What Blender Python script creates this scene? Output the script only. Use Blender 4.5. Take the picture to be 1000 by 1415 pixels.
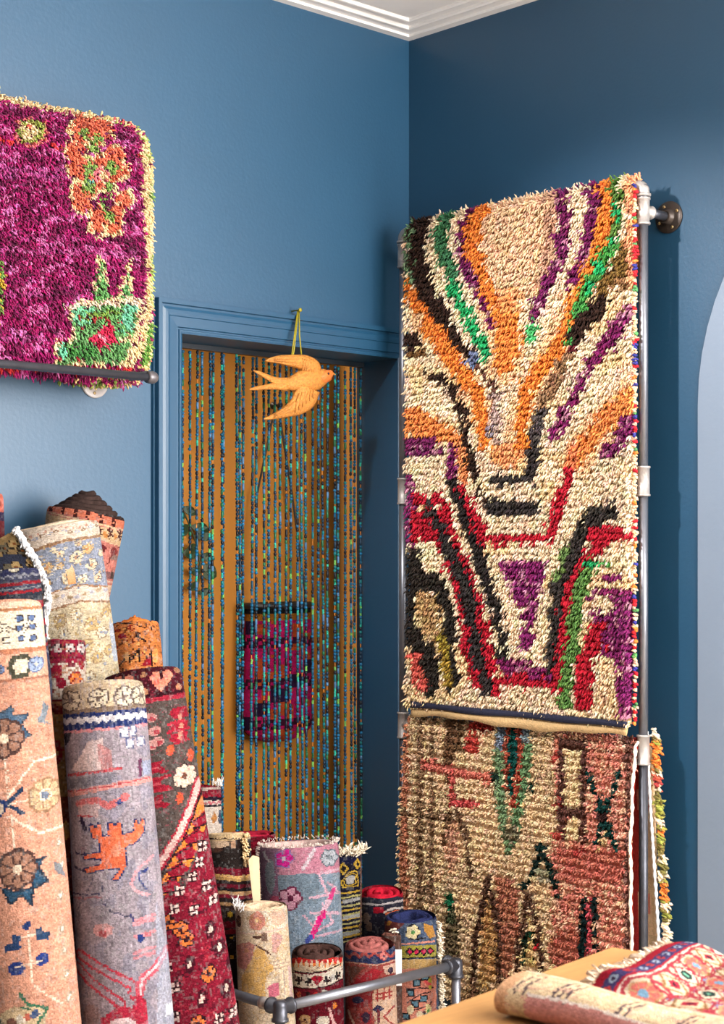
import bpy, math, random
import numpy as np
from mathutils import Vector

for o in list(bpy.data.objects):
    bpy.data.objects.remove(o, do_unlink=True)
S = bpy.context.scene
COL = S.collection
RNG = np.random.default_rng(7)
random.seed(7)

# ------------------------------------------------------------------ camera
F, CX, HY = 2300.0, 500.0, 772.0             # focal length and horizon in pixels of a 1000 x 1415 frame
CAM = np.array([-3.805, -3.800, 1.45])
FW = np.array([0.6874, 0.7263, 0.0]); FW /= np.linalg.norm(FW)
RT = np.array([FW[1], -FW[0], 0.0])
cd = bpy.data.cameras.new('camera'); cam = bpy.data.objects.new('camera', cd); COL.objects.link(cam)
cam.location = CAM
cam.rotation_euler = (math.pi / 2, 0, math.atan2(FW[1], FW[0]) - math.pi / 2)
cd.sensor_fit = 'HORIZONTAL'; cd.sensor_width = 36.0; cd.lens = 36.0 * F / 1000.0
cd.shift_y = (HY - 707.5) / 1000.0
cd.clip_start = 0.05
cd.dof.use_dof = True; cd.dof.focus_distance = 4.75; cd.dof.aperture_fstop = 11.0
S.camera = cam

# ------------------------------------------------------------------ light
S.view_settings.view_transform = 'Standard'
S.view_settings.look = 'None'
S.view_settings.exposure = 0.0
S.view_settings.gamma = 1.0
S.view_settings.use_curve_mapping = False
W = bpy.data.worlds.new('world'); S.world = W; W.use_nodes = True
bg = W.node_tree.nodes['Background']
bg.inputs[0].default_value = (0.92, 0.95, 1.0, 1); bg.inputs[1].default_value = 0.085

def area_light(name, loc, target, sx, sy, power, color):
    l = bpy.data.lights.new(name, 'AREA'); l.shape = 'RECTANGLE'; l.size = sx; l.size_y = sy
    l.energy = power; l.color = color
    o = bpy.data.objects.new(name, l); COL.objects.link(o); o.location = loc
    d = Vector(target) - Vector(loc); o.rotation_euler = d.to_track_quat('-Z', 'Y').to_euler()
    return o
# shop front behind the camera
area_light('shop_front_light', (-1.7, -6.2, 2.1), (-1.4, -0.3, 2.1), 2.6, 2.2, 320, (1.0, 0.97, 0.93))
# daylight through the window in the right-hand wall, nearer than the arch
area_light('side_window_light', (0.10, -3.82, 1.88), (-3.0, -2.2, 1.7), 2.25, 2.25, 500, (1.0, 0.945, 0.89))
# ceiling track spot just above the frame, aimed at the rugs on the pipe rack
sl = bpy.data.lights.new('track_spot_light', 'SPOT'); sl.energy = 225; sl.spot_size = math.radians(60); sl.spot_blend = 0.75; sl.shadow_soft_size = 0.05; sl.color = (1.0, 0.97, 0.94)
so = bpy.data.objects.new('track_spot_light', sl); COL.objects.link(so); so.location = (-1.95, -0.75, 2.86)
so.rotation_euler = (Vector((-0.15, -0.88, 1.66)) - Vector(so.location)).to_track_quat('-Z', 'Y').to_euler()
# unseen fill light added to brighten the ochre passage behind the bead curtain
pl = bpy.data.lights.new('passage_fill_light', 'AREA'); pl.energy = 5; pl.size = 0.22; pl.color = (1.0, 0.9, 0.72)
po = bpy.data.objects.new('passage_fill_light', pl); COL.objects.link(po); po.location = (-0.45, 0.27, 2.62)

# ------------------------------------------------------------------ helpers
H = CAM[2]
def P(px, py, Y):
    """point seen at a pixel of the photo at the distance Y in front of the camera"""
    return CAM + Y * FW + (px - CX) / F * Y * RT + np.array([0, 0, -(py - HY) / F * Y])
def dray(px): return FW + (px - CX) / F * RT
def onX(px, py, x0): return P(px, py, (x0 - CAM[0]) / dray(px)[0])
def onY(px, py, y0): return P(px, py, (y0 - CAM[1]) / dray(px)[1])
def onZ(px, py, z0): return P(px, py, (z0 - H) * F / (HY - py))

def lin(c):
    c = np.asarray(c, float) / 255.0
    return np.where(c <= 0.04045, c / 12.92, ((c + 0.055) / 1.055) ** 2.4)

def vnoise(x, y, seed=0):
    x = np.asarray(x, float); y = np.asarray(y, float)
    xi = np.floor(x).astype(np.int64); yi = np.floor(y).astype(np.int64)
    fx = x - xi; fy = y - yi; fx = fx * fx * (3 - 2 * fx); fy = fy * fy * (3 - 2 * fy)
    def h(a, b):
        n = (a * 374761393 + b * 668265263 + seed * 1442695041) & 0x7fffffff
        n = ((n ^ (n >> 13)) * 1274126177) & 0x7fffffff
        return ((n ^ (n >> 16)) & 0xffff) / 65535.0
    return (h(xi, yi) * (1 - fx) + h(xi + 1, yi) * fx) * (1 - fy) + (h(xi, yi + 1) * (1 - fx) + h(xi + 1, yi + 1) * fx) * fy

def unit(v):
    v = np.asarray(v, float); return v / np.linalg.norm(v)

# ---- materials
MATS = {}
def mat(name, rgb=None, rough=0.6, metal=0.0, attr=False, noise=0.0, nscale=8.0, bump=0.0, bscale=60.0, sheen=0.0, spec=None, coat=0.0, stretch=None):
    if name in MATS: return MATS[name]
    m = bpy.data.materials.new(name); m.use_nodes = True
    nt = m.node_tree; b = nt.nodes['Principled BSDF']
    b.inputs['Roughness'].default_value = rough; b.inputs['Metallic'].default_value = metal
    if spec is not None: b.inputs['Specular IOR Level'].default_value = spec
    if sheen: b.inputs['Sheen Weight'].default_value = sheen; b.inputs['Sheen Roughness'].default_value = 0.5
    if coat: b.inputs['Coat Weight'].default_value = coat
    src = None
    if attr:
        a = nt.nodes.new('ShaderNodeAttribute'); a.attribute_name = 'Col'; src = a.outputs['Color']
    tc = nt.nodes.new('ShaderNodeTexCoord'); co = tc.outputs['Object']
    if stretch:
        mp = nt.nodes.new('ShaderNodeMapping'); mp.inputs['Scale'].default_value = stretch
        nt.links.new(co, mp.inputs['Vector']); co = mp.outputs['Vector']
    if noise:
        n = nt.nodes.new('ShaderNodeTexNoise'); n.inputs['Scale'].default_value = nscale; n.inputs['Detail'].default_value = 6
        nt.links.new(co, n.inputs['Vector'])
        r = nt.nodes.new('ShaderNodeMapRange'); r.inputs['To Min'].default_value = 1 - noise; r.inputs['To Max'].default_value = 1 + noise
        r.inputs['From Min'].default_value = 0.25; r.inputs['From Max'].default_value = 0.75
        nt.links.new(n.outputs['Fac'], r.inputs['Value'])
        mx = nt.nodes.new('ShaderNodeVectorMath'); mx.operation = 'SCALE'
        if src: nt.links.new(src, mx.inputs[0])
        else: mx.inputs[0].default_value = tuple(lin(rgb))
        nt.links.new(r.outputs['Result'], mx.inputs['Scale'])
        nt.links.new(mx.outputs['Vector'], b.inputs['Base Color'])
    elif src: nt.links.new(src, b.inputs['Base Color'])
    else: b.inputs['Base Color'].default_value = (*lin(rgb), 1)
    if bump:
        n2 = nt.nodes.new('ShaderNodeTexNoise'); n2.inputs['Scale'].default_value = bscale; n2.inputs['Detail'].default_value = 4
        nt.links.new(co, n2.inputs['Vector'])
        bp = nt.nodes.new('ShaderNodeBump'); bp.inputs['Strength'].default_value = bump; bp.inputs['Distance'].default_value = 0.004
        nt.links.new(n2.outputs['Fac'], bp.inputs['Height']); nt.links.new(bp.outputs['Normal'], b.inputs['Normal'])
    MATS[name] = m; return m

M_PAINT = mat('blue_wall_paint', (24, 71, 102), rough=0.48, spec=0.68, noise=0.05, nscale=3, bump=0.12, bscale=90)
M_CASING = mat('blue_gloss_paint', (24, 71, 102), rough=0.40, spec=0.68, noise=0.04, nscale=5, bump=0.05, bscale=40)
M_ARCH = mat('lavender_paint', (120, 136, 156), rough=0.55, noise=0.03, nscale=4, bump=0.1, bscale=80)
M_OCHRE = mat('ochre_wall_paint', (170, 108, 24), rough=0.7, noise=0.07, nscale=4, bump=0.1, bscale=60)
M_WHITE = mat('white_ceiling_paint', (238, 236, 234), rough=0.6, noise=0.03, nscale=6, bump=0.15, bscale=30)
M_FLOOR = mat('oak_floor', (182, 166, 146), rough=0.45, noise=0.25, nscale=6, stretch=(1, 12, 1))
M_STEEL = mat('grey_steel_pipe', (128, 131, 140), rough=0.36, metal=0.75, noise=0.12, nscale=30, bump=0.06, bscale=120)
M_IRON = mat('dark_iron_pipe', (74, 76, 84), rough=0.38, metal=0.6, noise=0.2, nscale=40, bump=0.1, bscale=150)
M_GALV = mat('galvanised_fitting', (170, 165, 162), rough=0.5, metal=0.45, noise=0.12, nscale=60, bump=0.25, bscale=200)
M_BRONZE = mat('dark_bronze_flange', (66, 58, 54), rough=0.38, metal=0.55, noise=0.2, nscale=50, bump=0.15, bscale=150)
M_SCREW = mat('brass_screw', (196, 168, 120), rough=0.35, metal=0.8)
M_YARN = mat('wool_yarn', attr=True, rough=0.9, sheen=0.04, spec=0.1)
M_SILK = mat('glossy_wool_yarn', attr=True, rough=0.7, sheen=0.06, spec=0.2)
M_WEAVE = mat('knotted_wool', attr=True, rough=0.92, noise=0.22, nscale=150, bump=1.0, bscale=380, spec=0.08)
M_EDGE = mat('rug_edge', attr=True, rough=0.95, noise=0.2, nscale=200, bump=0.8, bscale=300, spec=0.08)
M_BEAD = mat('glass_beads', attr=True, rough=0.35, spec=0.3)
M_FRINGE = mat('cotton_fringe', (238, 226, 205), rough=0.9, noise=0.12, nscale=120, bump=0.4, bscale=300)
M_WFRINGE = mat('white_cotton_fringe', (232, 230, 230), rough=0.9, noise=0.1, nscale=150, bump=0.6, bscale=300)
M_HEM = mat('plain_woven_hem', (206, 172, 122), rough=0.9, noise=0.15, nscale=120, bump=0.8, bscale=260)
M_HEMB = mat('navy_woven_hem', (24, 27, 52), rough=0.9, noise=0.3, nscale=200, bump=0.6, bscale=300)
M_BACK = mat('rug_backing', (186, 150, 108), rough=0.95, noise=0.15, nscale=90, bump=0.5, bscale=200)
M_BIRD = mat('gilded_carved_wood', (188, 124, 54), rough=0.45, noise=0.4, nscale=150, bump=1.0, bscale=260, spec=0.4)
M_CORD = mat('olive_gold_cord', (150, 138, 24), rough=0.6, noise=0.2, nscale=200)
M_TAG = mat('paper_tag', (222, 196, 160), rough=0.8, noise=0.06, nscale=30)
M_WTAG = mat('white_paper_tag', (226, 224, 226), rough=0.8, noise=0.05, nscale=30)
M_TABLE = mat('pale_pine', (172, 128, 78), rough=0.42, noise=0.14, nscale=9, stretch=(1.2, 16, 16))
M_LEAF = mat('dark_leaf', (40, 58, 30), rough=0.5, noise=0.2, nscale=30)
M_LEATHER = mat('black_leather', (22, 20, 22), rough=0.5)

# ---- mesh building
class MB:
    def __init__(s): s.v = []; s.f = []
    def add(s, vs, fs):
        k = len(s.v); s.v += [tuple(map(float, p)) for p in vs]; s.f += [tuple(i + k for i in f) for f in fs]
    def box(s, a, b):
        x0, y0, z0 = a; x1, y1, z1 = b
        s.add([(x0, y0, z0), (x1, y0, z0), (x1, y1, z0), (x0, y1, z0), (x0, y0, z1), (x1, y0, z1), (x1, y1, z1), (x0, y1, z1)],
              [(3, 2, 1, 0), (4, 5, 6, 7), (0, 1, 5, 4), (1, 2, 6, 5), (2, 3, 7, 6), (3, 0, 4, 7)])
    def lathe(s, o, d, prof, seg=20):
        """surface of revolution: prof = (radius, height along d from o)"""
        o = np.asarray(o, float); d = unit(d)
        a = unit(np.cross(d, (0.31, 0.2, 0.93) if abs(d[2]) < 0.8 else (1, 0, 0))); b = np.cross(d, a)
        k = len(s.v); n = len(prof)
        for r, h in prof:
            for i in range(seg):
                t = 2 * math.pi * i / seg
                s.v.append(tuple(o + d * h + r * (math.cos(t) * a + math.sin(t) * b)))
        for j in range(n - 1):
            for i in range(seg):
                i2 = (i + 1) % seg
                s.f.append((k + j * seg + i, k + j * seg + i2, k + (j + 1) * seg + i2, k + (j + 1) * seg + i))
        if prof[0][0] > 1e-4: s.f.append(tuple(k + i for i in range(seg))[::-1])
        if prof[-1][0] > 1e-4: s.f.append(tuple(k + (n - 1) * seg + i for i in range(seg)))
    def tube(s, p0, p1, r, seg=16):
        p0 = np.asarray(p0, float); p1 = np.asarray(p1, float)
        s.lathe(p0, p1 - p0, [(r, 0), (r, np.linalg.norm(p1 - p0))], seg)
    def path(s, pts, rad, seg=8):
        pts = [np.asarray(p, float) for p in pts]; n = len(pts)
        if np.isscalar(rad): rad = [rad] * n
        k = len(s.v); ref = np.array([0.3, 0.5, 0.81])
        for j, p in enumerate(pts):
            t = unit(pts[min(j + 1, n - 1)] - pts[max(j - 1, 0)])
            a = np.cross(t, ref)
            a = unit(a) if np.linalg.norm(a) > 1e-3 else unit(np.cross(t, (1, 0, 0)))
            b = np.cross(t, a)
            for i in range(seg):
                q = 2 * math.pi * i / seg
                s.v.append(tuple(p + rad[j] * (math.cos(q) * a + math.sin(q) * b)))
        for j in range(n - 1):
            for i in range(seg):
                i2 = (i + 1) % seg
                s.f.append((k + j * seg + i, k + j * seg + i2, k + (j + 1) * seg + i2, k + (j + 1) * seg + i))
        s.f.append(tuple(k + i for i in range(seg))[::-1]); s.f.append(tuple(k + (n - 1) * seg + i for i in range(seg)))
    def extrude(s, poly, off):
        """closed outline of 3-D points pushed along the vector off"""
        n = len(poly); off = np.asarray(off, float)
        vs = [np.asarray(p, float) for p in poly] + [np.asarray(p, float) + off for p in poly]
        s.add(vs, [tuple(range(n))[::-1], tuple(range(n, 2 * n))] + [(i, (i + 1) % n, (i + 1) % n + n, i + n) for i in range(n)])

def root_loc(o):
    while o.parent: o = o.parent
    return np.array(o.location)

def link(name, me, m, parent=None, smooth=False):
    o = bpy.data.objects.new(name, me); COL.objects.link(o)
    if m: me.materials.append(m)
    if smooth: me.polygons.foreach_set('use_smooth', np.ones(len(me.polygons), bool))
    if parent: o.parent = parent
    return o

def obj(name, mb, m, parent=None, smooth=False, loc=None, recalc=True):
    me = bpy.data.meshes.new(name)
    base = root_loc(parent) if parent else (np.asarray(loc, float) if loc is not None else np.zeros(3))
    v = np.asarray(mb.v, float) - base
    me.from_pydata(v.tolist(), [], mb.f)
    if recalc:
        import bmesh
        bm = bmesh.new(); bm.from_mesh(me); bmesh.ops.recalc_face_normals(bm, faces=bm.faces); bm.to_mesh(me); bm.free()
    me.update()
    o = link(name, me, m, parent, smooth)
    if loc is not None and not parent: o.location = loc
    return o

def raw(name, v, quads, tris, m, parent=None, smooth=True, col=None, dom='POINT', loc=None):
    """fast mesh from arrays; col = linear colours per point or per face (quads first, then tris)"""
    base = root_loc(parent) if parent else (np.asarray(loc, float) if loc is not None else np.zeros(3))
    v = np.asarray(v, float) - base
    me = bpy.data.meshes.new(name)
    quads = np.zeros((0, 4), int) if quads is None else np.asarray(quads); tris = np.zeros((0, 3), int) if tris is None else np.asarray(tris)
    nq, nt_ = len(quads), len(tris)
    me.vertices.add(len(v)); me.vertices.foreach_set('co', v.astype(np.float32).ravel())
    loops = np.concatenate([quads.ravel(), tris.ravel()]).astype(np.int32)
    me.loops.add(len(loops)); me.loops.foreach_set('vertex_index', loops)
    me.polygons.add(nq + nt_)
    starts = np.concatenate([np.arange(nq) * 4, nq * 4 + np.arange(nt_) * 3]).astype(np.int32)
    me.polygons.foreach_set('loop_start', starts)
    me.update(calc_edges=True); me.validate()
    if col is not None:
        at = me.attributes.new('Col', 'FLOAT_COLOR', dom)
        c = np.ones((len(col), 4), np.float32); c[:, :3] = col
        at.data.foreach_set('color', c.ravel())
    o = link(name, me, m, parent, smooth)
    if loc is not None and not parent: o.location = loc
    return o

def tag(o, label, cat, group=None, kind=None):
    o['label'] = label
    if cat: o['category'] = cat
    if group: o['group'] = group
    if kind: o['kind'] = kind
    return o
def thing(name, loc, label, cat, group=None):
    o = bpy.data.objects.new(name, None); COL.objects.link(o); o.location = loc; o.empty_display_size = 0.05
    return tag(o, label, cat, group)
def struct(name, mb, m, label=None, smooth=False):
    o = obj(name, mb, m, smooth=smooth); o['kind'] = 'structure'
    if label: o['label'] = label
    return o

# ---- woven patterns: a small raster of the rug's colours, with sheen painted in on some rolls
class Canvas:
    def __init__(s, x0, y0, x1, y1, base, cell=1.0, wob=0.0, seed=0):
        s.x0, s.y0, s.cell = x0, y0, cell
        s.w = int((x1 - x0) / cell) + 1; s.h = int((y1 - y0) / cell) + 1
        X, Y = np.meshgrid(x0 + (np.arange(s.w) + .5) * cell, y0 + (np.arange(s.h) + .5) * cell)
        s.X0, s.Y0 = X, Y
        if wob:
            X = X + wob * (vnoise(X * .22, Y * .22, seed) - .5) * 2 + wob * .6 * (vnoise(X * .6, Y * .6, seed + 5) - .5) * 2
            Y = Y + wob * (vnoise(X * .2, Y * .24, seed + 9) - .5) * 2
        s.X, s.Y = X, Y
        s.a = np.ones((s.h, s.w, 3)) * np.asarray(base, float)
        s.ox, s.oy, s.k = 0, 0, 1
    def view(s, ox, oy, k): s.ox, s.oy, s.k = ox, oy, k; return s      # following coordinates are offset + c / k
    def _t(s, pts): return [(s.ox + x / s.k, s.oy + y / s.k) for x, y in pts]
    def _put(s, m, c, a):
        s.a[m] = s.a[m] * (1 - a) + np.asarray(c, float) * a
    def poly(s, pts, c, a=1.0):
        p = s._t(pts); m = np.zeros(s.X.shape, bool); n = len(p)
        for i in range(n):
            (xa, ya), (xb, yb) = p[i], p[(i + 1) % n]
            if ya == yb: continue
            cond = ((ya > s.Y) != (yb > s.Y)) & (s.X < (xb - xa) * (s.Y - ya) / (yb - ya) + xa)
            m ^= cond
        s._put(m, c, a); return s
    def rect(s, x0, y0, x1, y1, c, a=1.0): return s.poly([(x0, y0), (x1, y0), (x1, y1), (x0, y1)], c, a)
    def line(s, pts, w, c, a=1.0, dash=None):
        p = s._t(pts); n = len(p)
        ws = [w] * n if np.isscalar(w) else list(w)
        m = np.zeros(s.X.shape, bool)
        for i in range(n - 1):
            (xa, ya), (xb, yb) = p[i], p[i + 1]
            dx, dy = xb - xa, yb - ya; L2 = dx * dx + dy * dy + 1e-9
            t = np.clip(((s.X - xa) * dx + (s.Y - ya) * dy) / L2, 0, 1)
            d = np.hypot(s.X - xa - t * dx, s.Y - ya - t * dy)
            m |= d < (ws[i] * (1 - t) + ws[i + 1] * t) / 2 / s.k
        s._put(m, c, a); return s
    def ell(s, x, y, rx, ry, c, a=1.0):
        (X, Y), = s._t([(x, y)])
        m = ((s.X - X) / (rx / s.k)) ** 2 + ((s.Y - Y) / (ry / s.k)) ** 2 < 1
        s._put(m, c, a); return s
    def ring(s, x, y, r, w, c):
        (X, Y), = s._t([(x, y)])
        d = np.hypot(s.X - X, s.Y - Y); s._put(np.abs(d - r / s.k) < w / 2 / s.k, c, 1); return s
    def outline(s, pts, w, c): return s.line(list(pts) + [pts[0]], w, c)
    def diamond(s, x, y, rx, ry, c): return s.poly([(x, y - ry), (x + rx, y), (x, y + ry), (x - rx, y)], c)
    def petals(s, x, y, r, n, c, line=None, core=None, pr=0.42, a0=0.0):
        for i in range(n):
            t = a0 + 2 * math.pi * i / n
            if line is not None: s.ell(x + r * .58 * math.cos(t), y + r * .58 * math.sin(t), r * pr * 1.2, r * pr * 1.2, line)
        for i in range(n):
            t = a0 + 2 * math.pi * i / n
            s.ell(x + r * .58 * math.cos(t), y + r * .58 * math.sin(t), r * pr * .85, r * pr * .85, c)
        if line is not None:
            for i in range(n):
                t = a0 + 2 * math.pi * (i + .5) / n
                s.line([(x, y), (x + r * .86 * math.cos(t), y + r * .86 * math.sin(t))], r * .09, line)
        if core is not None: s.ell(x, y, r * .25, r * .25, core)
        return s
    def zig(s, x0, x1, y, amp, step, w, c):
        pts = []; x = x0; k = 0
        while x <= x1: pts.append((x, y + (amp if k % 2 else -amp))); x += step; k += 1
        return s.line(pts, w, c)
    def heart(s, x, y, r, c):
        s.ell(x - r * .45, y - r * .3, r * .55, r * .55, c); s.ell(x + r * .45, y - r * .3, r * .55, r * .55, c)
        return s.poly([(x - r * .97, y - r * .1), (x + r * .97, y - r * .1), (x, y + r)], c)
    def mottle(s, amt, fx, fy, seed=1, c=None, thr=None):
        n = .6 * vnoise(s.X0 * fx, s.Y0 * fy, seed) + .4 * vnoise(s.X0 * fx * 2.3, s.Y0 * fy * 2.3, seed + 3)
        if c is None: s.a = np.clip(s.a * (1 + amt * 2 * (n - .5))[..., None], 0, 255)
        else: s._put(n > thr, c, amt)
        return s
    def scatter(s, n, box, pal, sz, seed=0, a=.9, kind='mix'):
        rg = random.Random(seed)
        for _ in range(n):
            x = rg.uniform(box[0], box[2]); y = rg.uniform(box[1], box[3]); r = rg.uniform(*sz); cc = rg.choice(pal); t = rg.random()
            if t < .35: s.ell(x, y, r, r * rg.uniform(.6, 1.1), cc, a)
            elif t < .6: s.line([(x - r * 1.4, y), (x, y + rg.uniform(-r, r)), (x + r * 1.4, y + rg.uniform(-r, r))], r * .6, cc, a)
            elif t < .8: s.ring(x, y, r, r * .5, cc)
            else: s.line([(x, y - r * 1.3), (x + rg.uniform(-r, r), y + r * 1.3)], r * .6, cc, a)
        return s
    def sample(s, x, y):
        def refl(i, n):
            i = np.abs(i); i = i % (2 * n); return np.where(i >= n, 2 * n - 1 - i, i)
        i = refl(np.floor((x - s.x0) / s.cell).astype(int), s.w); j = refl(np.floor((y - s.y0) / s.cell).astype(int), s.h)
        return lin(s.a[j, i])

# ---- yarn tufts
def strand_mesh(root, d0, d1, L, R, col, sides=3):
    N = len(root)
    d0 = d0 / np.linalg.norm(d0, axis=1, keepdims=True); d1 = d1 / np.linalg.norm(d1, axis=1, keepdims=True)
    L = L[:, None]; R = R[:, None]
    p1 = root + d0 * L * .42
    dm = d0 * .45 + d1 * .55
    p2 = p1 + dm * L * .36
    p3 = p2 + d1 * L * .26
    ref = np.cross(d0, np.array([0.21, 0.35, 0.91]) + RNG.normal(0, .3, (N, 3))); ref /= np.linalg.norm(ref, axis=1, keepdims=True) + 1e-9
    bi = np.cross(d0, ref)
    rings = []
    for p, f in ((root, .75), (p1, 1.0), (p2, .95)):
        for i in range(sides):
            t = 2 * math.pi * i / sides
            rings.append(p + R * f * (math.cos(t) * ref + math.sin(t) * bi))
    rings.append(p3)
    nv = 3 * sides + 1
    V = np.stack(rings, 1).reshape(-1, 3)
    q = []; tr = []
    for j in range(2):
        for i in range(sides): q.append((j * sides + i, j * sides + (i + 1) % sides, (j + 1) * sides + (i + 1) % sides, (j + 1) * sides + i))
    for i in range(sides): tr.append((2 * sides + i, 2 * sides + (i + 1) % sides, 3 * sides))
    off = (np.arange(N) * nv)[:, None, None]
    Q = (np.array(q)[None] + off).reshape(-1, 4); T = (np.array(tr)[None] + off).reshape(-1, 3)
    C = np.repeat(col, nv, axis=0)
    return V, Q, T, C

def tuft_part(name, parent, root, nrm, down, L, R, col, per=4, spread=.004, fan=.35, droop=1.0, m=None):
    """clumps of yarn: per strands to each knot"""
    N = len(root)
    r = np.repeat(root, per, 0); n = np.repeat(nrm, per, 0); dn = np.repeat(down, per, 0); c = np.repeat(col, per, 0)
    r = r + RNG.normal(0, spread, r.shape)
    d0 = n + RNG.normal(0, fan * .7, r.shape) + dn * .15
    d1 = n * .35 + dn * droop + RNG.normal(0, fan, r.shape)
    ln = L * RNG.uniform(.7, 1.25, len(r)); rd = R * RNG.uniform(.75, 1.25, len(r))
    c = c * RNG.uniform(.80, 1.16, (len(r), 1)) * (1 + np.repeat(RNG.normal(0, .05, (N, 3)), per, 0))
    V, Q, T, C = strand_mesh(r, d0, d1, ln, rd, c)
    o = raw(name, V, Q, T, m or M_YARN, parent, True, C)
    o['kind'] = 'stuff'
    return o

# ================================================================== setting
ZC = 3.137                       # ceiling
DX0, DX1, DZ, DD = -0.924, -0.0617, 2.09, 0.18    # doorway: left, right, head, wall thickness
RX0, RY0 = -6.4, -6.6
m = MB(); m.box((RX0, 0, 0), (DX0, DD, ZC + .1)); m.box((DX0, 0, DZ), (DX1, DD, ZC + .1)); m.box((DX1, 0, 0), (0.12, DD, ZC + .1))
struct('wall_left', m, M_PAINT, 'blue painted wall with the doorway')
m = MB(); m.box((0, -2.65, 0), (0.12, 0, ZC + .1)); m.box((0, -5.0, 0), (0.12, -2.65, .7)); m.box((0, -5.0, 3.04), (0.12, -2.65, ZC + .1)); m.box((0, RY0, 0), (0.12, -5.0, ZC + .1))
wall_r = struct('wall_right', m, M_PAINT, 'dark blue painted wall behind the pipe rack')
# lighter arch painted on the right wall
yA, R_A, zS = -1.121, 0.73, 1.87
poly = [(0, yA, .12), (0, yA, zS)]
for i in range(1, 32):
    t = math.pi * i / 32
    poly.append((0, yA - R_A + R_A * math.cos(t), zS + R_A * math.sin(t)))
poly += [(0, yA - 2 * R_A, zS), (0, yA - 2 * R_A, .12)]
m = MB(); m.extrude(poly, (-0.004, 0, 0)); a = obj('arch_panel', m, M_ARCH, wall_r); a['label'] = 'pale lavender painted arch'
m = MB(); m.box((.03, -5.0, .7), (.09, -4.94, 3.04)); m.box((.03, -2.71, .7), (.09, -2.65, 3.04)); m.box((.03, -4.94, .7), (.09, -2.71, .76)); m.box((.03, -4.94, 2.98), (.09, -2.71, 3.04)); m.box((.04, -3.85, .76), (.08, -3.79, 2.98)); struct('window_1', m, M_WHITE)
m = MB(); m.box((RX0, RY0, -.1), (0.12, DD, 0)); struct('floor', m, M_FLOOR)
m = MB(); m.box((RX0, RY0, ZC), (0.12, DD, ZC + .12)); ceil = struct('ceiling', m, M_WHITE)
# pressed ceiling: stepped cornice and a raised panel frame
m = MB(); m.box((RX0, -.030, ZC - .016), (0, 0, ZC)); m.box((RX0, -.062, ZC - .008), (0, -.030, ZC)); m.path([(RX0, -.066, ZC - .003), (-.066, -.066, ZC - .003)], .008, 8)
obj('cornice', m, M_WHITE, ceil)
m = MB(); m.box((-.030, RY0, ZC - .016), (0, -.030, ZC)); m.box((-.062, RY0, ZC - .008), (-.030, -.062, ZC)); m.path([(-.066, -.066, ZC - .003), (-.066, RY0, ZC - .003)], .008, 8)
obj('cornice', m, M_WHITE, ceil)
for kx in range(3):
    for ky in range(3):
        x1 = -.12 - kx * .62; y1 = -.12 - ky * .62; x0 = x1 - .50; y0 = y1 - .50
        m = MB()
        for a_, b_ in (((x0, y0), (x1, y0)), ((x1, y0), (x1, y1)), ((x1, y1), (x0, y1)), ((x0, y1), (x0, y0))):
            m.path([(*a_, ZC - .001), (*b_, ZC - .001)], .009, 8)
        m.box((x0 + .03, y0 + .03, ZC - .004), (x1 - .03, y1 - .03, ZC))
        obj('ceiling_panel', m, M_WHITE, ceil)
# skirting
m = MB(); m.box((RX0, -.018, 0), (-1.03, 0, .16)); m.box((RX0, -.012, .16), (-1.03, 0, .18)); struct('baseboard_left', m, M_CASING)
m = MB(); m.box((-.018, RY0, 0), (0, -.02, .16)); m.box((-.012, RY0, .16), (0, -.02, .18)); struct('baseboard_right', m, M_CASING)
# door casing: moulded profile (distance from the opening, projection)
prof = [(0, 0), (0, .012), (.006, .014), (.010, .014), (.012, .010), (.016, .010), (.018, .016), (.022, .016), (.046, .017), (.048, .020), (.055, .0215), (.064, .021), (.072, .018), (.078, .018), (.080, .027), (.092, .027), (.0935, .010), (.098, .010), (.100, 0)]
def casing(path3):
    mb = MB(); n = len(prof)
    for (fx) in path3:
        mb.v += [tuple(fx(u, p)) for u, p in prof]
    for j in range(len(path3) - 1):
        for i in range(n - 1):
            mb.f.append((j * n + i, j * n + i + 1, (j + 1) * n + i + 1, (j + 1) * n + i))
    return mb
tr = casing([lambda u, p: (DX0 - u, -p, 0.0), lambda u, p: (DX0 - u, -p, DZ + u)])
cas = struct('trim_1', tr, M_CASING, 'moulded blue door casing, left upright')
tr = casing([lambda u, p: (DX0 - u, -p, DZ + u), lambda u, p: (min(DX1 + u, -.001), -p, DZ + u)])
struct('trim_2', tr, M_CASING, 'moulded blue door casing, head')
tr = casing([lambda u, p: (min(DX1 + u, -.001), -p, DZ + u), lambda u, p: (min(DX1 + u, -.001), -p, 0.0)])
struct('trim_3', tr, M_CASING, 'moulded blue door casing, right upright')
# passage behind the curtain
PY = 0.42
m = MB(); m.box((-1.9, PY, 0), (0.9, PY + .1, ZC)); struct('wall_back', m, M_OCHRE, 'ochre wall of the passage behind the bead curtain')
m = MB(); m.box((-1.9, DD, DZ + .62), (0.9, PY, DZ + .68)); struct('ceiling_back', m, M_WHITE)
m = MB(); m.box((-1.98, DD, 0), (-1.9, PY + .1, ZC)); struct('wall_back_left', m, M_OCHRE)
m = MB(); m.box((0.9, DD, 0), (0.98, PY + .1, ZC)); struct('wall_back_right', m, M_OCHRE)
m = MB(); m.box((-1.9, DD, -.1), (0.9, PY, 0)); struct('floor_back', m, M_FLOOR)

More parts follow.
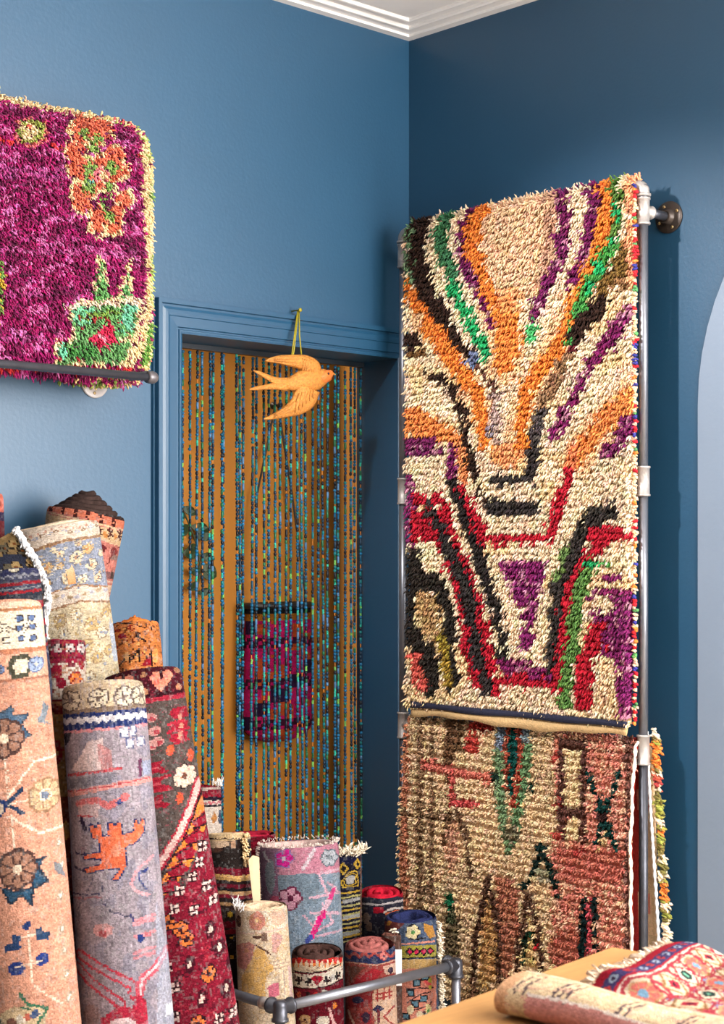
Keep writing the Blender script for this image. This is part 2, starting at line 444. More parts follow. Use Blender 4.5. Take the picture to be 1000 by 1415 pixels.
# ================================================================== pipe rack
XR = -0.1188; YRR, YRL = -1.024, -0.093
rp = 0.0125
zr = lambda py: H + (HY - py) / F * 4.55
rack = thing('pipe_rack', (XR, (YRR + YRL) / 2, 0), 'tall grey steel pipe rack bolted to the dark blue wall, holding two shaggy rugs', 'rack')
def fitting_prof(r, L, c=.005):
    return [(r, -L / 2), (r + .0032, -L / 2), (r + .0036, -L / 2 + c), (r + .0012, -L / 2 + c + .001), (r + .0010, L / 2 - c - .001), (r + .0036, L / 2 - c), (r + .0032, L / 2), (r, L / 2)]
def fitting(name, c, d, L, m_=M_GALV, parent=rack, side=None, r=.0158):
    mb = MB(); mb.lathe(c, d, fitting_prof(r, L), 24)
    if side is not None:
        mb.lathe(c, side, [(r * .95, 0), (r * .95, .026), (r * 1.15, .027), (r * 1.2, .033), (r * .9, .034)], 20)
    return obj(name, mb, m_, parent, True)
def elbow(name, c, d1, d2, R=.030, r=.0158, m_=M_GALV, parent=rack):
    """quarter bend: arms along d1 and d2 from the corner c, rounded on the outside"""
    c = np.asarray(c, float); d1 = unit(d1); d2 = unit(d2); mb = MB()
    pts = [c + d1 * R]
    for i in range(0, 9):
        t = math.pi / 2 * i / 8
        pts.append(c + (d1 + d2) * R * .62 - (d2 * math.cos(t) + d1 * math.sin(t)) * R * .62)
    pts.append(c + d2 * R)
    mb.path(pts, r * 1.05, 18)
    for d in (d1, d2): mb.lathe(c + d * R, d, [(r * .9, -.006), (r * 1.28, -.006), (r * 1.3, 0), (r * .9, .001)], 20)
    return obj(name, mb, m_, parent, True)
z_top = zr(256); z_tee = zr(292); z_cp = zr(665); z_low = zr(1036)
for yy, first in ((YRR, True), (YRL, False)):
    for za, zb in ((0.02, z_low), (z_low, z_cp), (z_cp, z_tee), (z_tee, z_top)):
        mb = MB(); mb.tube((XR, yy, za), (XR, yy, zb), rp, 20); obj('pipe', mb, M_STEEL if za > z_low - .01 else M_IRON, rack, True)
    s = -1 if yy == YRL else 1
    fitting('coupling', (XR, yy, z_cp), (0, 0, 1), .082)
    fitting('tee', (XR, yy, z_low), (0, 0, 1), .082, side=(0, 1 if first else -1, 0))
    fitting('tee', (XR, yy, z_tee), (0, 0, 1), .074, side=(1, 0, 0))
    elbow('elbow', (XR, yy, z_top), (0, 0, -1), (0, 1 if first else -1, 0))
    mb = MB(); mb.tube((XR + .02, yy, z_tee), (-.004, yy, z_tee), rp, 18); obj('standoff', mb, M_IRON, rack, True)
    mb = MB(); mb.lathe((0, yy, z_tee), (-1, 0, 0), [(.0445, 0), (.0445, .005), (.042, .0065), (.024, .008), (.0205, .010), (.0195, .024), (.016, .025), (.0125, .025)], 36)
    fl = obj('flange', mb, M_BRONZE, rack, True)
    for k in range(4):
        t = math.pi / 4 + k * math.pi / 2 + .35
        mb = MB(); mb.lathe((-.006, yy + .0325 * math.cos(t), z_tee + .0325 * math.sin(t)), (-1, 0, 0), [(.0048, 0), (.0046, .002), (.002, .003), (0.0003, .0026)], 10)
        obj('screw', mb, M_SCREW, fl, True)
    mb = MB(); mb.lathe((XR, yy, 0), (0, 0, 1), [(.0445, 0), (.0445, .006), (.02, .009), (.018, .026), (.0125, .027)], 28)
    obj('foot_flange', mb, M_BRONZE, rack, True)
mb = MB(); mb.tube((XR, YRR, z_top), (XR, YRL, z_top), rp, 18); obj('crossbar', mb, M_STEEL, rack, True)
mb = MB(); mb.tube((XR, YRR, z_low), (XR, YRL, z_low), rp, 18); obj('crossbar', mb, M_STEEL, rack, True)

# ================================================================== upper shaggy rug
CREAM = (247, 223, 190); PEACH = (240, 202, 164); OR = (240, 140, 62); ORP = (240, 168, 112); PUR = (116, 34, 88); BRN = (54, 36, 30); CHAR = (58, 52, 52)
RED = (190, 34, 54); GRN = (104, 148, 74); EME = (44, 172, 104); SAGE = (112, 142, 104); DGR = (70, 128, 88); OLV = (126, 96, 50); MAUVE = (196, 148, 124)
c = Canvas(535, 215, 905, 1012, CREAM, 1.0, wob=2.4, seed=3)
c.mottle(.10, .05, .03, 4).mottle(.6, .012, .02, 21, (243, 210, 156), .64)
v = c.view(540, 220, 2.381)
for ln_, w_ in (([(300, 300), (352, 505), (388, 610), (375, 690)], 120), ([(642, 390), (590, 540), (492, 700), (432, 860), (428, 960)], 90), ([(120, 540), (232, 702), (300, 860)], 96), ([(800, 780), (672, 910), (612, 990)], 110)):
    v.line(ln_, w_, (246, 196, 146), .75)
v.poly([(300, 170), (545, 90), (545, 260), (515, 380), (480, 450), (420, 470), (350, 460), (300, 340), (275, 240)], PEACH)
v.line([(530, 130), (522, 300), (500, 420)], 38, MAUVE, .8)
v.line([(64, 170), (62, 300), (66, 400)], 34, SAGE)
v.line([(115, 170), (88, 250), (92, 340), (112, 430), (158, 500), (195, 575), (232, 625), (272, 662)], [55, 50, 52, 56, 54, 46, 34, 24], BRN)
v.line([(272, 662), (310, 715), (342, 770), (346, 830)], [22, 22, 20, 14], (104, 66, 58)); v.ell(272, 668, 24, 22, (112, 124, 160))
v.line([(192, 160), (165, 240), (168, 305), (195, 370), (208, 430)], [44, 40, 42, 50, 42], DGR)
v.line([(208, 430), (235, 490), (265, 550), (300, 605), (310, 655)], [40, 38, 38, 36, 26], EME)
v.line([(285, 150), (245, 225), (236, 300), (255, 380), (285, 450), (315, 505), (335, 565)], [32, 30, 30, 30, 28, 26, 20], PUR)
v.line([(315, 140), (272, 225), (270, 300), (298, 380), (325, 450), (352, 505)], [50, 48, 48, 46, 46, 40], OR)
v.line([(370, 480), (385, 540), (388, 610), (375, 690)], [70, 78, 78, 60], OR, .9); v.ell(395, 470, 50, 45, ORP, .7)
v.line([(562, 80), (576, 220), (562, 320), (522, 400), (490, 480), (472, 535)], [42, 42, 40, 36, 34, 24], PUR)
v.line([(472, 545), (464, 608)], 30, (80, 176, 110))
v.line([(655, 70), (676, 170), (655, 260), (632, 340), (592, 410), (575, 425)], [40, 52, 44, 32, 26, 14], PUR)
v.line([(695, 60), (722, 140), (700, 220), (682, 310), (642, 390), (612, 460), (590, 540), (545, 640), (492, 700), (452, 765), (432, 860), (428, 960)], [50, 58, 52, 48, 44, 42, 42, 44, 46, 44, 42, 36], OR)
v.line([(735, 50), (744, 150), (742, 230), (722, 300)], 34, (92, 132, 62)); v.line([(722, 300), (684, 370), (645, 440), (612, 520), (582, 615)], [40, 46, 40, 34, 24], (74, 152, 74))
v.ell(745, 180, 16, 24, EME); v.ell(728, 280, 18, 18, EME); v.ell(650, 425, 18, 20, EME); v.ell(690, 360, 20, 20, EME)
v.line([(782, 300), (745, 380), (700, 440)], 52, OLV); v.ell(770, 410, 30, 20, (152, 112, 76))
v.line([(690, 475), (652, 530), (602, 595)], [46, 52, 46], BRN); v.line([(605, 625), (580, 660)], 26, (100, 34, 44))
v.line([(580, 660), (545, 730), (510, 800)], [36, 42, 40], (152, 116, 86)); v.line([(500, 830), (482, 880), (470, 930), (468, 1010)], [36, 42, 46, 44], (86, 78, 78))
v.line([(785, 505), (730, 590), (682, 650), (642, 710), (606, 780), (572, 850), (540, 912)], [44, 56, 40, 34, 34, 40, 46], (124, 34, 92))
v.line([(800, 780), (722, 850), (672, 910), (612, 990)], [70, 62, 52, 44], (238, 150, 84)); v.line([(790, 870), (762, 910), (722, 968), (655, 970)], [60, 48, 34, 18], (118, 36, 90))
v.line([(800, 40), (796, 240), (800, 430)], 46, (240, 168, 126)); v.line([(806, 430), (806, 760)], 22, (244, 206, 160))
v.line([(56, 430), (120, 540), (172, 615), (232, 702), (280, 782), (300, 860), (308, 960)], [40, 52, 54, 52, 48, 40, 34], OR)
v.ell(66, 605, 30, 30, BRN); v.ell(90, 650, 34, 16, (128, 92, 56))
v.line([(118, 715), (190, 735), (222, 800), (246, 880), (252, 1010)], [22, 28, 28, 24, 24], BRN)
v.poly([(30, 815), (80, 822), (130, 850), (200, 885), (235, 930), (215, 975), (170, 930), (40, 915)], (240, 150, 84))
v.poly([(35, 922), (165, 930), (185, 978), (40, 988)], (120, 40, 92))
v.line([(350, 780), (342, 880), (350, 940)], [24, 36, 24], (196, 170, 162)); v.ell(330, 905, 20, 18, (150, 140, 150))
w = c.view(540, 620, 2.381)
w.poly([(38, 0), (100, 0), (90, 30), (38, 30)], (120, 40, 92)); w.line([(205, 0), (200, 60), (212, 150)], [30, 40, 30], (122, 36, 92)); w.line([(225, -10), (238, 60), (246, 110)], 26, (236, 150, 96))
w.line([(252, -10), (270, 80), (298, 160), (305, 175)], 24, BRN); w.rect(325, 92, 456, 126, CHAR); w.rect(315, 174, 482, 226, CHAR)
w.line([(478, 0), (458, 80), (444, 112)], [42, 32, 26], CHAR); w.ell(385, 30, 60, 36, ORP)
w.line([(48, 95), (62, 180), (58, 250), (52, 305)], [36, 50, 52, 40], (126, 38, 96))
w.rect(75, 158, 172, 198, RED); w.poly([(70, 215), (120, 210), (165, 270), (160, 310), (60, 306)], RED)
w.line([(165, 170), (200, 290), (240, 400), (282, 510), (312, 620), (336, 770), (350, 820)], [34, 40, 40, 40, 40, 40, 30], RED)
w.line([(145, 290), (182, 350), (214, 440), (246, 560), (258, 680), (284, 790)], [34, 36, 36, 36, 34, 30], RED)
w.line([(120, 200), (162, 262), (202, 350), (240, 450), (266, 560), (286, 680), (322, 810)], [34, 38, 40, 40, 38, 36, 36], CHAR)
w.line([(232, 140), (270, 220), (292, 280)], 28, RED)
w.line([(205, 125), (242, 220), (280, 320), (312, 430), (346, 520), (366, 620), (362, 690)], [30, 34, 36, 34, 34, 32, 30], (48, 42, 42))
w.line([(598, 40), (568, 150), (546, 230), (520, 300)], [36, 38, 38, 34], RED); w.line([(606, 0), (596, 60)], 34, (238, 140, 92)); w.rect(285, 290, 532, 322, RED); w.ell(300, 275, 22, 20, RED)
w.line([(735, 175), (722, 220)], 30, CHAR); w.line([(722, 215), (652, 240), (622, 310), (592, 390), (556, 450), (542, 560), (532, 680), (526, 750)], [56, 56, 46, 44, 42, 36, 32, 28], (60, 54, 52))
w.line([(578, 330), (560, 400), (542, 432)], 26, (116, 146, 84))
w.poly([(655, 256), (745, 262), (795, 292), (785, 308), (710, 318), (690, 350), (650, 340)], RED); w.line([(680, 320), (650, 375), (612, 420), (584, 500), (572, 600), (562, 720), (548, 790)], [40, 40, 40, 42, 40, 38, 34], RED)
w.line([(662, 378), (632, 450), (610, 530), (602, 640), (582, 740), (572, 850)], [34, 40, 42, 44, 44, 44], (104, 148, 78)); w.ell(660, 380, 24, 14, EME); w.ell(712, 380, 16, 10, (90, 160, 90))
w.poly([(655, 575), (700, 580), (692, 668), (672, 690), (664, 866), (606, 866), (614, 690), (640, 660)], RED)
w.rect(695, 428, 752, 446, (130, 38, 96)); w.rect(655, 462, 800, 486, (138, 44, 100)); w.poly([(650, 500), (720, 490), (820, 486), (830, 890), (742, 890), (740, 700), (690, 680), (700, 585), (660, 570)], (126, 38, 98)); w.ell(702, 522, 34, 34, CREAM)
w.poly([(684, 690), (740, 700), (752, 880), (668, 870)], (246, 216, 178))
w.poly([(350, 372), (518, 372), (492, 480), (474, 540), (466, 672), (424, 672), (430, 540), (398, 480)], (132, 40, 104))
w.poly([(362, 702), (430, 702), (528, 735), (530, 765), (375, 752)], (126, 36, 92)); w.poly([(336, 752), (380, 750), (560, 768), (552, 804), (372, 786), (340, 800)], RED)
w.poly([(36, 342), (95, 348), (112, 410), (165, 430), (195, 500), (214, 570), (208, 650), (226, 790), (190, 806), (188, 690), (168, 540), (150, 470), (100, 470), (74, 500), (86, 590), (112, 640), (152, 680), (168, 790), (122, 836), (95, 720), (58, 660), (36, 600)], (50, 44, 40))
w.poly([(82, 478), (158, 488), (172, 620), (162, 650), (112, 612), (86, 545)], (196, 160, 112)); w.poly([(150, 625), (176, 610), (196, 660), (206, 790), (178, 790), (166, 690)], (172, 146, 62))
w.poly([(56, 682), (96, 682), (124, 800), (84, 815)], (222, 102, 92))

rug = thing('shaggy_rug', (XR - .03, (YRR + YRL) / 2, zr(990)), 'tall cream shaggy rug with orange, purple, green and red flaring lines on upper bar', 'rug', 'rugs hung on the pipe rack')
XF = XR - .020           # backing plane in front of the bar
y_l = onX(565, 640, XF)[1]; y_r = onX(876, 640, XF)[1]
zt = z_top + rp + .004
def hem_z(y):            # wavy lower end
    f = (y - y_r) / (y_l - y_r)
    return zr(994) + .012 * f + .006 * math.sin(f * 7)
NY = 88
ys = np.linspace(y_r + .006, y_l - .004, NY)
rows = np.arange(hem_z((y_l + y_r) / 2) - .012, zt - .004, .0190)
Yg, Zg = np.meshgrid(ys, rows)
Yg = Yg + RNG.normal(0, .0022, Yg.shape); Zg = Zg + RNG.normal(0, .0013, Zg.shape)
bow = lambda y, z: XF - .006 * np.sin((y - y_r) / (y_l - y_r) * 9 + z * 2) - .012 * np.clip((1.35 - z) / .5, 0, 1)
Xg = bow(Yg, Zg)
root = np.stack([Xg, Yg, Zg], -1).reshape(-1, 3)
tip = root + np.array([-.014, 0, -.012])
rel = tip - CAM; Yd = rel @ FW
pxs = CX + F * (rel @ RT) / Yd; pys = HY - F * rel[:, 2] / Yd
jt = np.where(RNG.random(len(pxs)) < .3, 4.0, 1.0)
col = c.sample(pxs + RNG.normal(0, 1.0, len(pxs)) * jt, pys + RNG.normal(0, 1.0, len(pys)))
fk = (col[:, 2] > col[:, 1] * 2.2) & (col[:, 2] > col[:, 0] * .3) & (RNG.random(len(col)) < .2); col[fk] = col[fk] * .5 + lin((228, 168, 184)) * .5     # paler flecks in the purple wool
nrm = np.tile([-1.0, 0, 0], (len(root), 1)); dn = np.tile([0, 0, -1.0], (len(root), 1))
tuft_part('pile', rug, root, nrm, dn, .0265, .0029, col, per=8, spread=.0038, fan=.26, droop=.95)
# pile wrapping over the bar, and down the back
th = np.linspace(.1, math.pi * .95, 5); tr_, cr = [], []
pr, pn, pd = [], [], []
for t in th:
    for y in ys:
        n = np.array([-math.cos(t), 0, math.sin(t)])
        pr.append(np.array([XR, y, z_top]) + n * .019 + RNG.normal(0, .002, 3)); pn.append(n); pd.append(np.array([math.sin(t) * .3 - .5, 0, -.4]))
pr = np.array(pr); pn = np.array(pn); pd = np.array(pd)
q = np.stack([np.full(len(pr), XF), pr[:, 1], np.full(len(pr), zt - .01)], -1) - CAM; Yd = q @ FW
col = c.sample(CX + F * (q @ RT) / Yd + RNG.normal(0, 2, len(q)), HY - F * q[:, 2] / Yd - 4)
tuft_part('top_pile', rug, pr, pn, pd, .022, .0031, col, per=6, spread=.004, fan=.38, droop=.8)
# backing sheet over the bar
NV = 140
prof2 = [(XF, z) for z in np.linspace(rows[0] - .004, z_top, 180)] + [(XR - .017 * math.cos(t), z_top + .017 * math.sin(t)) for t in np.linspace(.2, math.pi - .2, 8)] + [(XR + .017, z) for z in np.linspace(z_top, z_top - .22, 5)]
V = []; Q = []
yy = np.linspace(y_r, y_l, NV)
for j, (x, z) in enumerate(prof2):
    for y in yy:
        xx = bow(y, z) + .002 if j < 180 else x
        V.append((xx, y, z))
for j in range(len(prof2) - 1):
    for i in range(NV - 1): Q.append((j * NV + i, j * NV + i + 1, (j + 1) * NV + i + 1, (j + 1) * NV + i))
Vn = np.array(V); cen = Vn[np.array(Q)].mean(1) - CAM; Yd = cen @ FW
raw('backing', V, Q, None, M_EDGE, rug, True, c.sample(CX + F * (cen @ RT) / Yd, HY - F * cen[:, 2] / Yd), 'FACE')
# plain woven hem: navy line, then a beige wavy band
def hem(name, z0f, z1f, xo, m_, th=.006, amp=.008):
    mb = MB(); n = 70; pts = []
    for i in range(n):
        f = i / (n - 1); y = y_r + (y_l - .030 - y_r) * f
        x = float(bow(y, 1.0)) - xo - amp * math.sin(f * math.pi) * (1 + .4 * math.sin(f * 11))
        for (dx, zf) in ((-th, z0f), (-th, z1f), (0, z1f), (0, z0f)):
            mb.v.append((x + dx + (.0 if zf is z0f else -.006), y, zf(f)))
    for i in range(n - 1):
        for k in range(4): mb.f.append((i * 4 + k, i * 4 + (k + 1) % 4, (i + 1) * 4 + (k + 1) % 4, (i + 1) * 4 + k))
    mb.f += [(0, 1, 2, 3), tuple(4 * (n - 1) + k for k in range(4))]
    return obj(name, mb, m_, rug, True)
zh = rows[0] - .010
hem('navy_edging', lambda f: zh + .014 + .003 * f, lambda f: zh - .003 + .003 * f + .002 * math.sin(f * 17), .014, M_HEMB)
hem('hem', lambda f: zh - .002 + .003 * f + .002 * math.sin(f * 17), lambda f: zh - .030 + .004 * f + .0065 * math.sin(f * 9 + 1) + .0025 * math.sin(f * 31), .013, M_HEM, .0035, .012)
# looped selvedge on the right-hand side, with coloured bindings
n = 150; V = []; 
zz = np.linspace(rows[0], zt - .02, n)
sel = np.stack([np.full(n, XF - .006), np.full(n, y_r - .002), zz], -1)
cc = np.tile(lin((236, 196, 160)), (n, 1))
for i in range(n):
    r_ = random.random()
    if r_ < .16: cc[i] = lin((206, 40, 50))
    elif r_ < .28: cc[i] = lin((60, 60, 140))
    elif r_ < .36: cc[i] = lin((232, 130, 60))
    elif r_ < .40: cc[i] = lin((90, 150, 90))
tuft_part('selvedge', rug, sel, np.tile([-.4, -.9, 0], (n, 1)), np.tile([.3, -.3, -.6], (n, 1)), .014, .0048, cc, per=3, spread=.002, fan=.2, droop=.6)

# ================================================================== lower shaggy rug, draped over the lower bar
TAN = (228, 198, 156); LCR = (224, 190, 142)
c = Canvas(535, 965, 905, 1425, TAN, 1.0, wob=2.2, seed=11)
c.mottle(.14, .07, .05, 6)
k = c.view(530, 960, 2.381)
k.poly([(545, 90), (870, 90), (870, 1090), (640, 1090), (560, 860), (540, 560), (572, 420)], (216, 136, 118))
k.mottle(.7, .45, .35, 77, (236, 204, 168), .57)
k.poly([(370, 600), (440, 640), (440, 800), (400, 960), (360, 800)], (178, 104, 82), .8); k.poly([(560, 500), (800, 520), (800, 620), (600, 620)], (192, 102, 88), .75); k.poly([(540, 800), (640, 760), (640, 900), (560, 960)], (176, 92, 76), .7)
k.line([(66, 60), (62, 1000)], 26, (190, 108, 82), .7)
for x, w_ in ((120, 20), (158, 16)): k.line([(x, 90), (x - 6, 700)], w_, (136, 104, 78), .85)
k.line([(215, 95), (212, 290)], 30, (116, 84, 60)); k.line([(246, 95), (240, 180)], 20, (120, 88, 62)); k.line([(60, 395), (230, 420)], 16, (104, 76, 54), .8)
k.rect(275, 85, 352, 135, (204, 74, 64)); k.rect(264, 140, 310, 196, (198, 74, 66))
k.line([(130, 230), (345, 285)], 30, (214, 122, 106)); k.line([(215, 350), (302, 362)], 22, (210, 90, 90)); k.line([(220, 260), (222, 340)], 20, (204, 100, 92))
k.line([(384, 95), (376, 200)], 28, (134, 150, 172)); k.line([(374, 200), (376, 300), (388, 400), (408, 530)], [32, 36, 32, 18], (124, 152, 112))
k.line([(468, 95), (466, 170)], 26, (150, 168, 176)); k.line([(466, 170), (464, 260), (440, 380), (412, 530)], [30, 34, 34, 18], (114, 150, 106))
k.line([(404, 100), (404, 300), (424, 365)], 18, (166, 80, 62)); k.line([(446, 95), (440, 300), (426, 360)], 18, (182, 84, 66)); k.line([(426, 80), (418, 325)], [30, 22], (12, 78, 72))
k.ell(360, 285, 10, 12, (24, 50, 40)); k.ell(486, 305, 10, 14, (24, 60, 46)); k.line([(480, 100), (520, 108)], 14, (30, 120, 88)); k.ell(420, 465, 26, 34, (132, 124, 98))
k.rect(572, 156, 662, 396, (96, 62, 54)); k.rect(590, 190, 646, 378, (238, 212, 168)); k.rect(574, 382, 662, 414, (96, 62, 54)); k.line([(584, 410), (586, 480)], 20, (104, 66, 58)); k.line([(654, 410), (650, 480)], 20, (104, 66, 58)); k.rect(598, 414, 640, 484, (236, 206, 160))
for x, y in ((560, 210), (566, 370), (566, 470), (640, 520)): k.ell(x, y, 22, 14, (180, 60, 58), .8)
k.line([(672, 268), (700, 340), (722, 400), (742, 450), (758, 512)], 18, (14, 58, 56)); k.line([(768, 275), (742, 350), (718, 410), (692, 502)], 18, (14, 58, 56)); k.poly([(720, 450), (745, 510), (700, 512)], (226, 190, 140)); k.ell(720, 400, 22, 16, (60, 34, 34))
k.line([(800, 140), (800, 1090)], 20, (118, 80, 70)); k.line([(826, 120), (828, 1090)], 26, (184, 58, 54))
k.ell(514, 504, 15, 18, (12, 48, 44)); k.line([(512, 540), (490, 580), (466, 632)], 18, (16, 40, 36)); k.line([(532, 540), (550, 600), (570, 662)], 18, (16, 40, 36)); k.ell(520, 600, 28, 24, (160, 154, 126)); k.ell(470, 600, 12, 8, (236, 204, 170))
k.line([(220, 425), (222, 500), (218, 575)], [30, 48, 30], (216, 164, 136)); k.line([(210, 388), (196, 500)], 16, (124, 92, 68)); k.line([(240, 388), (268, 470), (282, 600)], 13, (110, 80, 60)); k.ell(215, 400, 20, 14, (112, 84, 62))
for a_ in ([(340, 612), (318, 720), (300, 810), (290, 1000)], [(345, 640), (372, 760), (380, 1000)], [(470, 665), (448, 780), (432, 920)], [(478, 680), (506, 790), (520, 920)]): k.line(a_, 17, (92, 62, 48))
k.poly([(472, 730), (505, 900), (445, 900)], (222, 188, 130)); k.line([(464, 790), (456, 890)], 13, (22, 48, 34)); k.line([(492, 805), (492, 880)], 12, (22, 48, 34)); k.ell(480, 790, 16, 10, (20, 60, 40)); k.ell(496, 836, 8, 10, (190, 40, 50))
k.poly([(338, 670), (366, 780), (366, 960), (310, 960), (318, 780)], (202, 152, 92), .8)
k.line([(216, 668), (220, 745)], [20, 30], (28, 110, 74)); k.line([(222, 745), (226, 900)], 44, (92, 78, 56), .8)
k.line([(656, 665), (650, 875)], [20, 24], (10, 34, 34)); k.line([(690, 670), (696, 865)], 16, (10, 34, 34)); k.line([(674, 690), (672, 860)], 18, (206, 88, 96))
k.line([(250, 1000), (540, 1000)], 70, (160, 122, 80), .5)

rug2 = thing('shaggy_rug', (XR - .03, (YRR + YRL) / 2, .12), 'faded tan and rose shaggy rug with dark cross figures draped over lower bar', 'rug', 'rugs hung on the pipe rack')
XF2 = XR - .022
yl2 = onX(562, 1000, XF2)[1]; yr2 = onX(880, 1000, XF2)[1]
zt2 = z_low + rp
z_b = .13
yrt = lambda z: yr2 + .001 * 0
wid = lambda z: np.clip((zt2 - z) / .6, 0, 1) * .018
bow2 = lambda y, z: XF2 - .018 * np.clip((zt2 - z) / .25, 0, 1) - .005 * np.sin((y + z * .6) * 8)
rows = np.arange(z_b, zt2 + .006, .0235)
NY = 128
pr, pn, pd = [], [], []
for z in rows:
    for i in range(NY):
        f = i / (NY - 1); y = (yr2 + .012) + (yl2 + wid(z) - yr2 - .014) * f + random.gauss(0, .0016)
        z2 = z + random.gauss(0, .0018) + .003 * math.sin(f * 9 + z * 30)
        pr.append((float(bow2(y, z2)), y, z2)); pn.append((-1, 0, .1)); pd.append((0, 0, -1))
for t in np.linspace(.15, math.pi * .9, 5):
    for i in range(NY):
        f = i / (NY - 1); y = (yr2 + .012) + (yl2 - yr2 - .014) * f + random.gauss(0, .0016)
        pr.append((XR - .020 * math.cos(t), y, z_low + .020 * math.sin(t))); pn.append((-math.cos(t), 0, math.sin(t))); pd.append((-.4, 0, -.5))
pr = np.array(pr); pn = np.array(pn, float); pd = np.array(pd, float)
q = pr + np.array([-.012, 0, -.006]) - CAM; Yd = q @ FW
col = c.sample(CX + F * (q @ RT) / Yd + RNG.normal(0, .8, len(q)), np.maximum(HY - F * q[:, 2] / Yd, 984) + RNG.normal(0, .8, len(q)))
tuft_part('pile', rug2, pr, pn, pd, .0155, .0027, col, per=6, spread=.0031, fan=.55, droop=.5)
# backing: front, over the bar, and the back half that hangs behind the rack a little further right
V = []; Q = []; NV = 130
sec = [(None, z) for z in np.linspace(z_b - .01, z_low, 120)] + [(XR - .018 * math.cos(t), z_low + .018 * math.sin(t)) for t in np.linspace(.2, math.pi - .2, 8)] + [(XR + .018 + .03 * f, z_low - f * (z_low - .3)) for f in np.linspace(0, 1, 12)]
for j, (x, z) in enumerate(sec):
    for i in range(NV):
        f = i / (NV - 1)
        if x is None: y = yr2 + (yl2 + wid(z) - yr2) * f; xx = float(bow2(y, z)) + .003
        else:
            back = max(0, (x - XR)) / .05
            y = yr2 - .026 * min(1, back * 2.2) + (yl2 - yr2) * f; xx = x
        V.append((xx, y, z))
for j in range(len(sec) - 1):
    for i in range(NV - 1): Q.append((j * NV + i, j * NV + i + 1, (j + 1) * NV + i + 1, (j + 1) * NV + i))
Vn = np.array(V); cen = Vn[np.array(Q)].mean(1) - CAM; Yd = cen @ FW
raw('backing', V, Q, None, M_EDGE, rug2, True, c.sample(CX + F * (cen @ RT) / Yd, np.maximum(HY - F * cen[:, 2] / Yd, 984)), 'FACE')
mb = MB(); mb.path([(float(bow2(yr2, z)) - .004, yr2 + .002 + .002 * math.sin(z * 40), z) for z in np.linspace(z_b, z_low + .01, 60)] + [(XR - .016, yr2 + .001, z_low + .022)], [.0050 + .0018 * math.sin(i * 2.3) for i in range(61)], 8)
o = obj('edge_binding', mb, M_FRINGE, rug2, True)
# back half seen beyond the right-hand upright: its white bound edge and coloured pile
n = 90
zz = np.linspace(.3, z_low + .05, n)
bx = lambda z: XR + .018 + .03 * (z_low - z) / .66
edge = np.stack([bx(zz), np.full(n, yr2 - .028) - .010 * np.sin(zz * 5), zz], -1)
mb = MB(); mb.path([tuple(p + np.array([-.008, .006, 0])) for p in edge], [.0045 + .0015 * math.sin(i * 1.9) for i in range(n)], 8); obj('back_edge_binding', mb, M_WFRINGE, rug2, True)
cc = np.zeros((n, 3))
pal = [(226, 130, 60), (226, 130, 60), (150, 150, 70), (120, 110, 60), (236, 214, 186), (236, 214, 186), (200, 90, 70), (160, 60, 60)]
for i in range(n): cc[i] = lin(pal[int(vnoise(i * .3, 0, 5) * 7.99)])
tuft_part('back_pile', rug2, edge + np.array([.004, -.004, 0]), np.tile([.3, -1, 0], (n, 1)), np.tile([0, -.1, -1.0], (n, 1)), .020, .005, cc, per=6, spread=.004, fan=.5, droop=.6)

# ================================================================== bead curtain
YB = 0.150
cur = thing('bead_curtain', ((DX0 + DX1) / 2, YB, 0.03), 'blue and teal glass bead curtain hanging in the doorway', 'curtain')
mb = MB(); mb.box((DX0 + .004, YB - .010, DZ - .016), (DX1 - .004, YB + .010, DZ - .001)); obj('rail', mb, mat('dark_rail', (24, 34, 44), rough=.5), cur)
BC = {k: lin(v) for k, v in dict(navy=(8, 40, 62), ink=(5, 22, 34), blue=(8, 88, 128), mid=(8, 70, 98), teal=(4, 100, 108), green=(18, 88, 60), lime=(104, 168, 84), aqua=(40, 164, 144), slate=(62, 104, 140), ice=(116, 156, 170), gold=(176, 108, 40)).items()}
def bead_unit(seg=6):
    ring = np.array([(math.cos(2 * math.pi * i / seg), math.sin(2 * math.pi * i / seg)) for i in range(seg)])
    q = []
    for j in range(3):
        for i in range(seg): q.append((j * seg + i, j * seg + (i + 1) % seg, (j + 1) * seg + (i + 1) % seg, (j + 1) * seg + i))
    return ring, np.array(q)
RING, BQ = bead_unit()
NS = 37
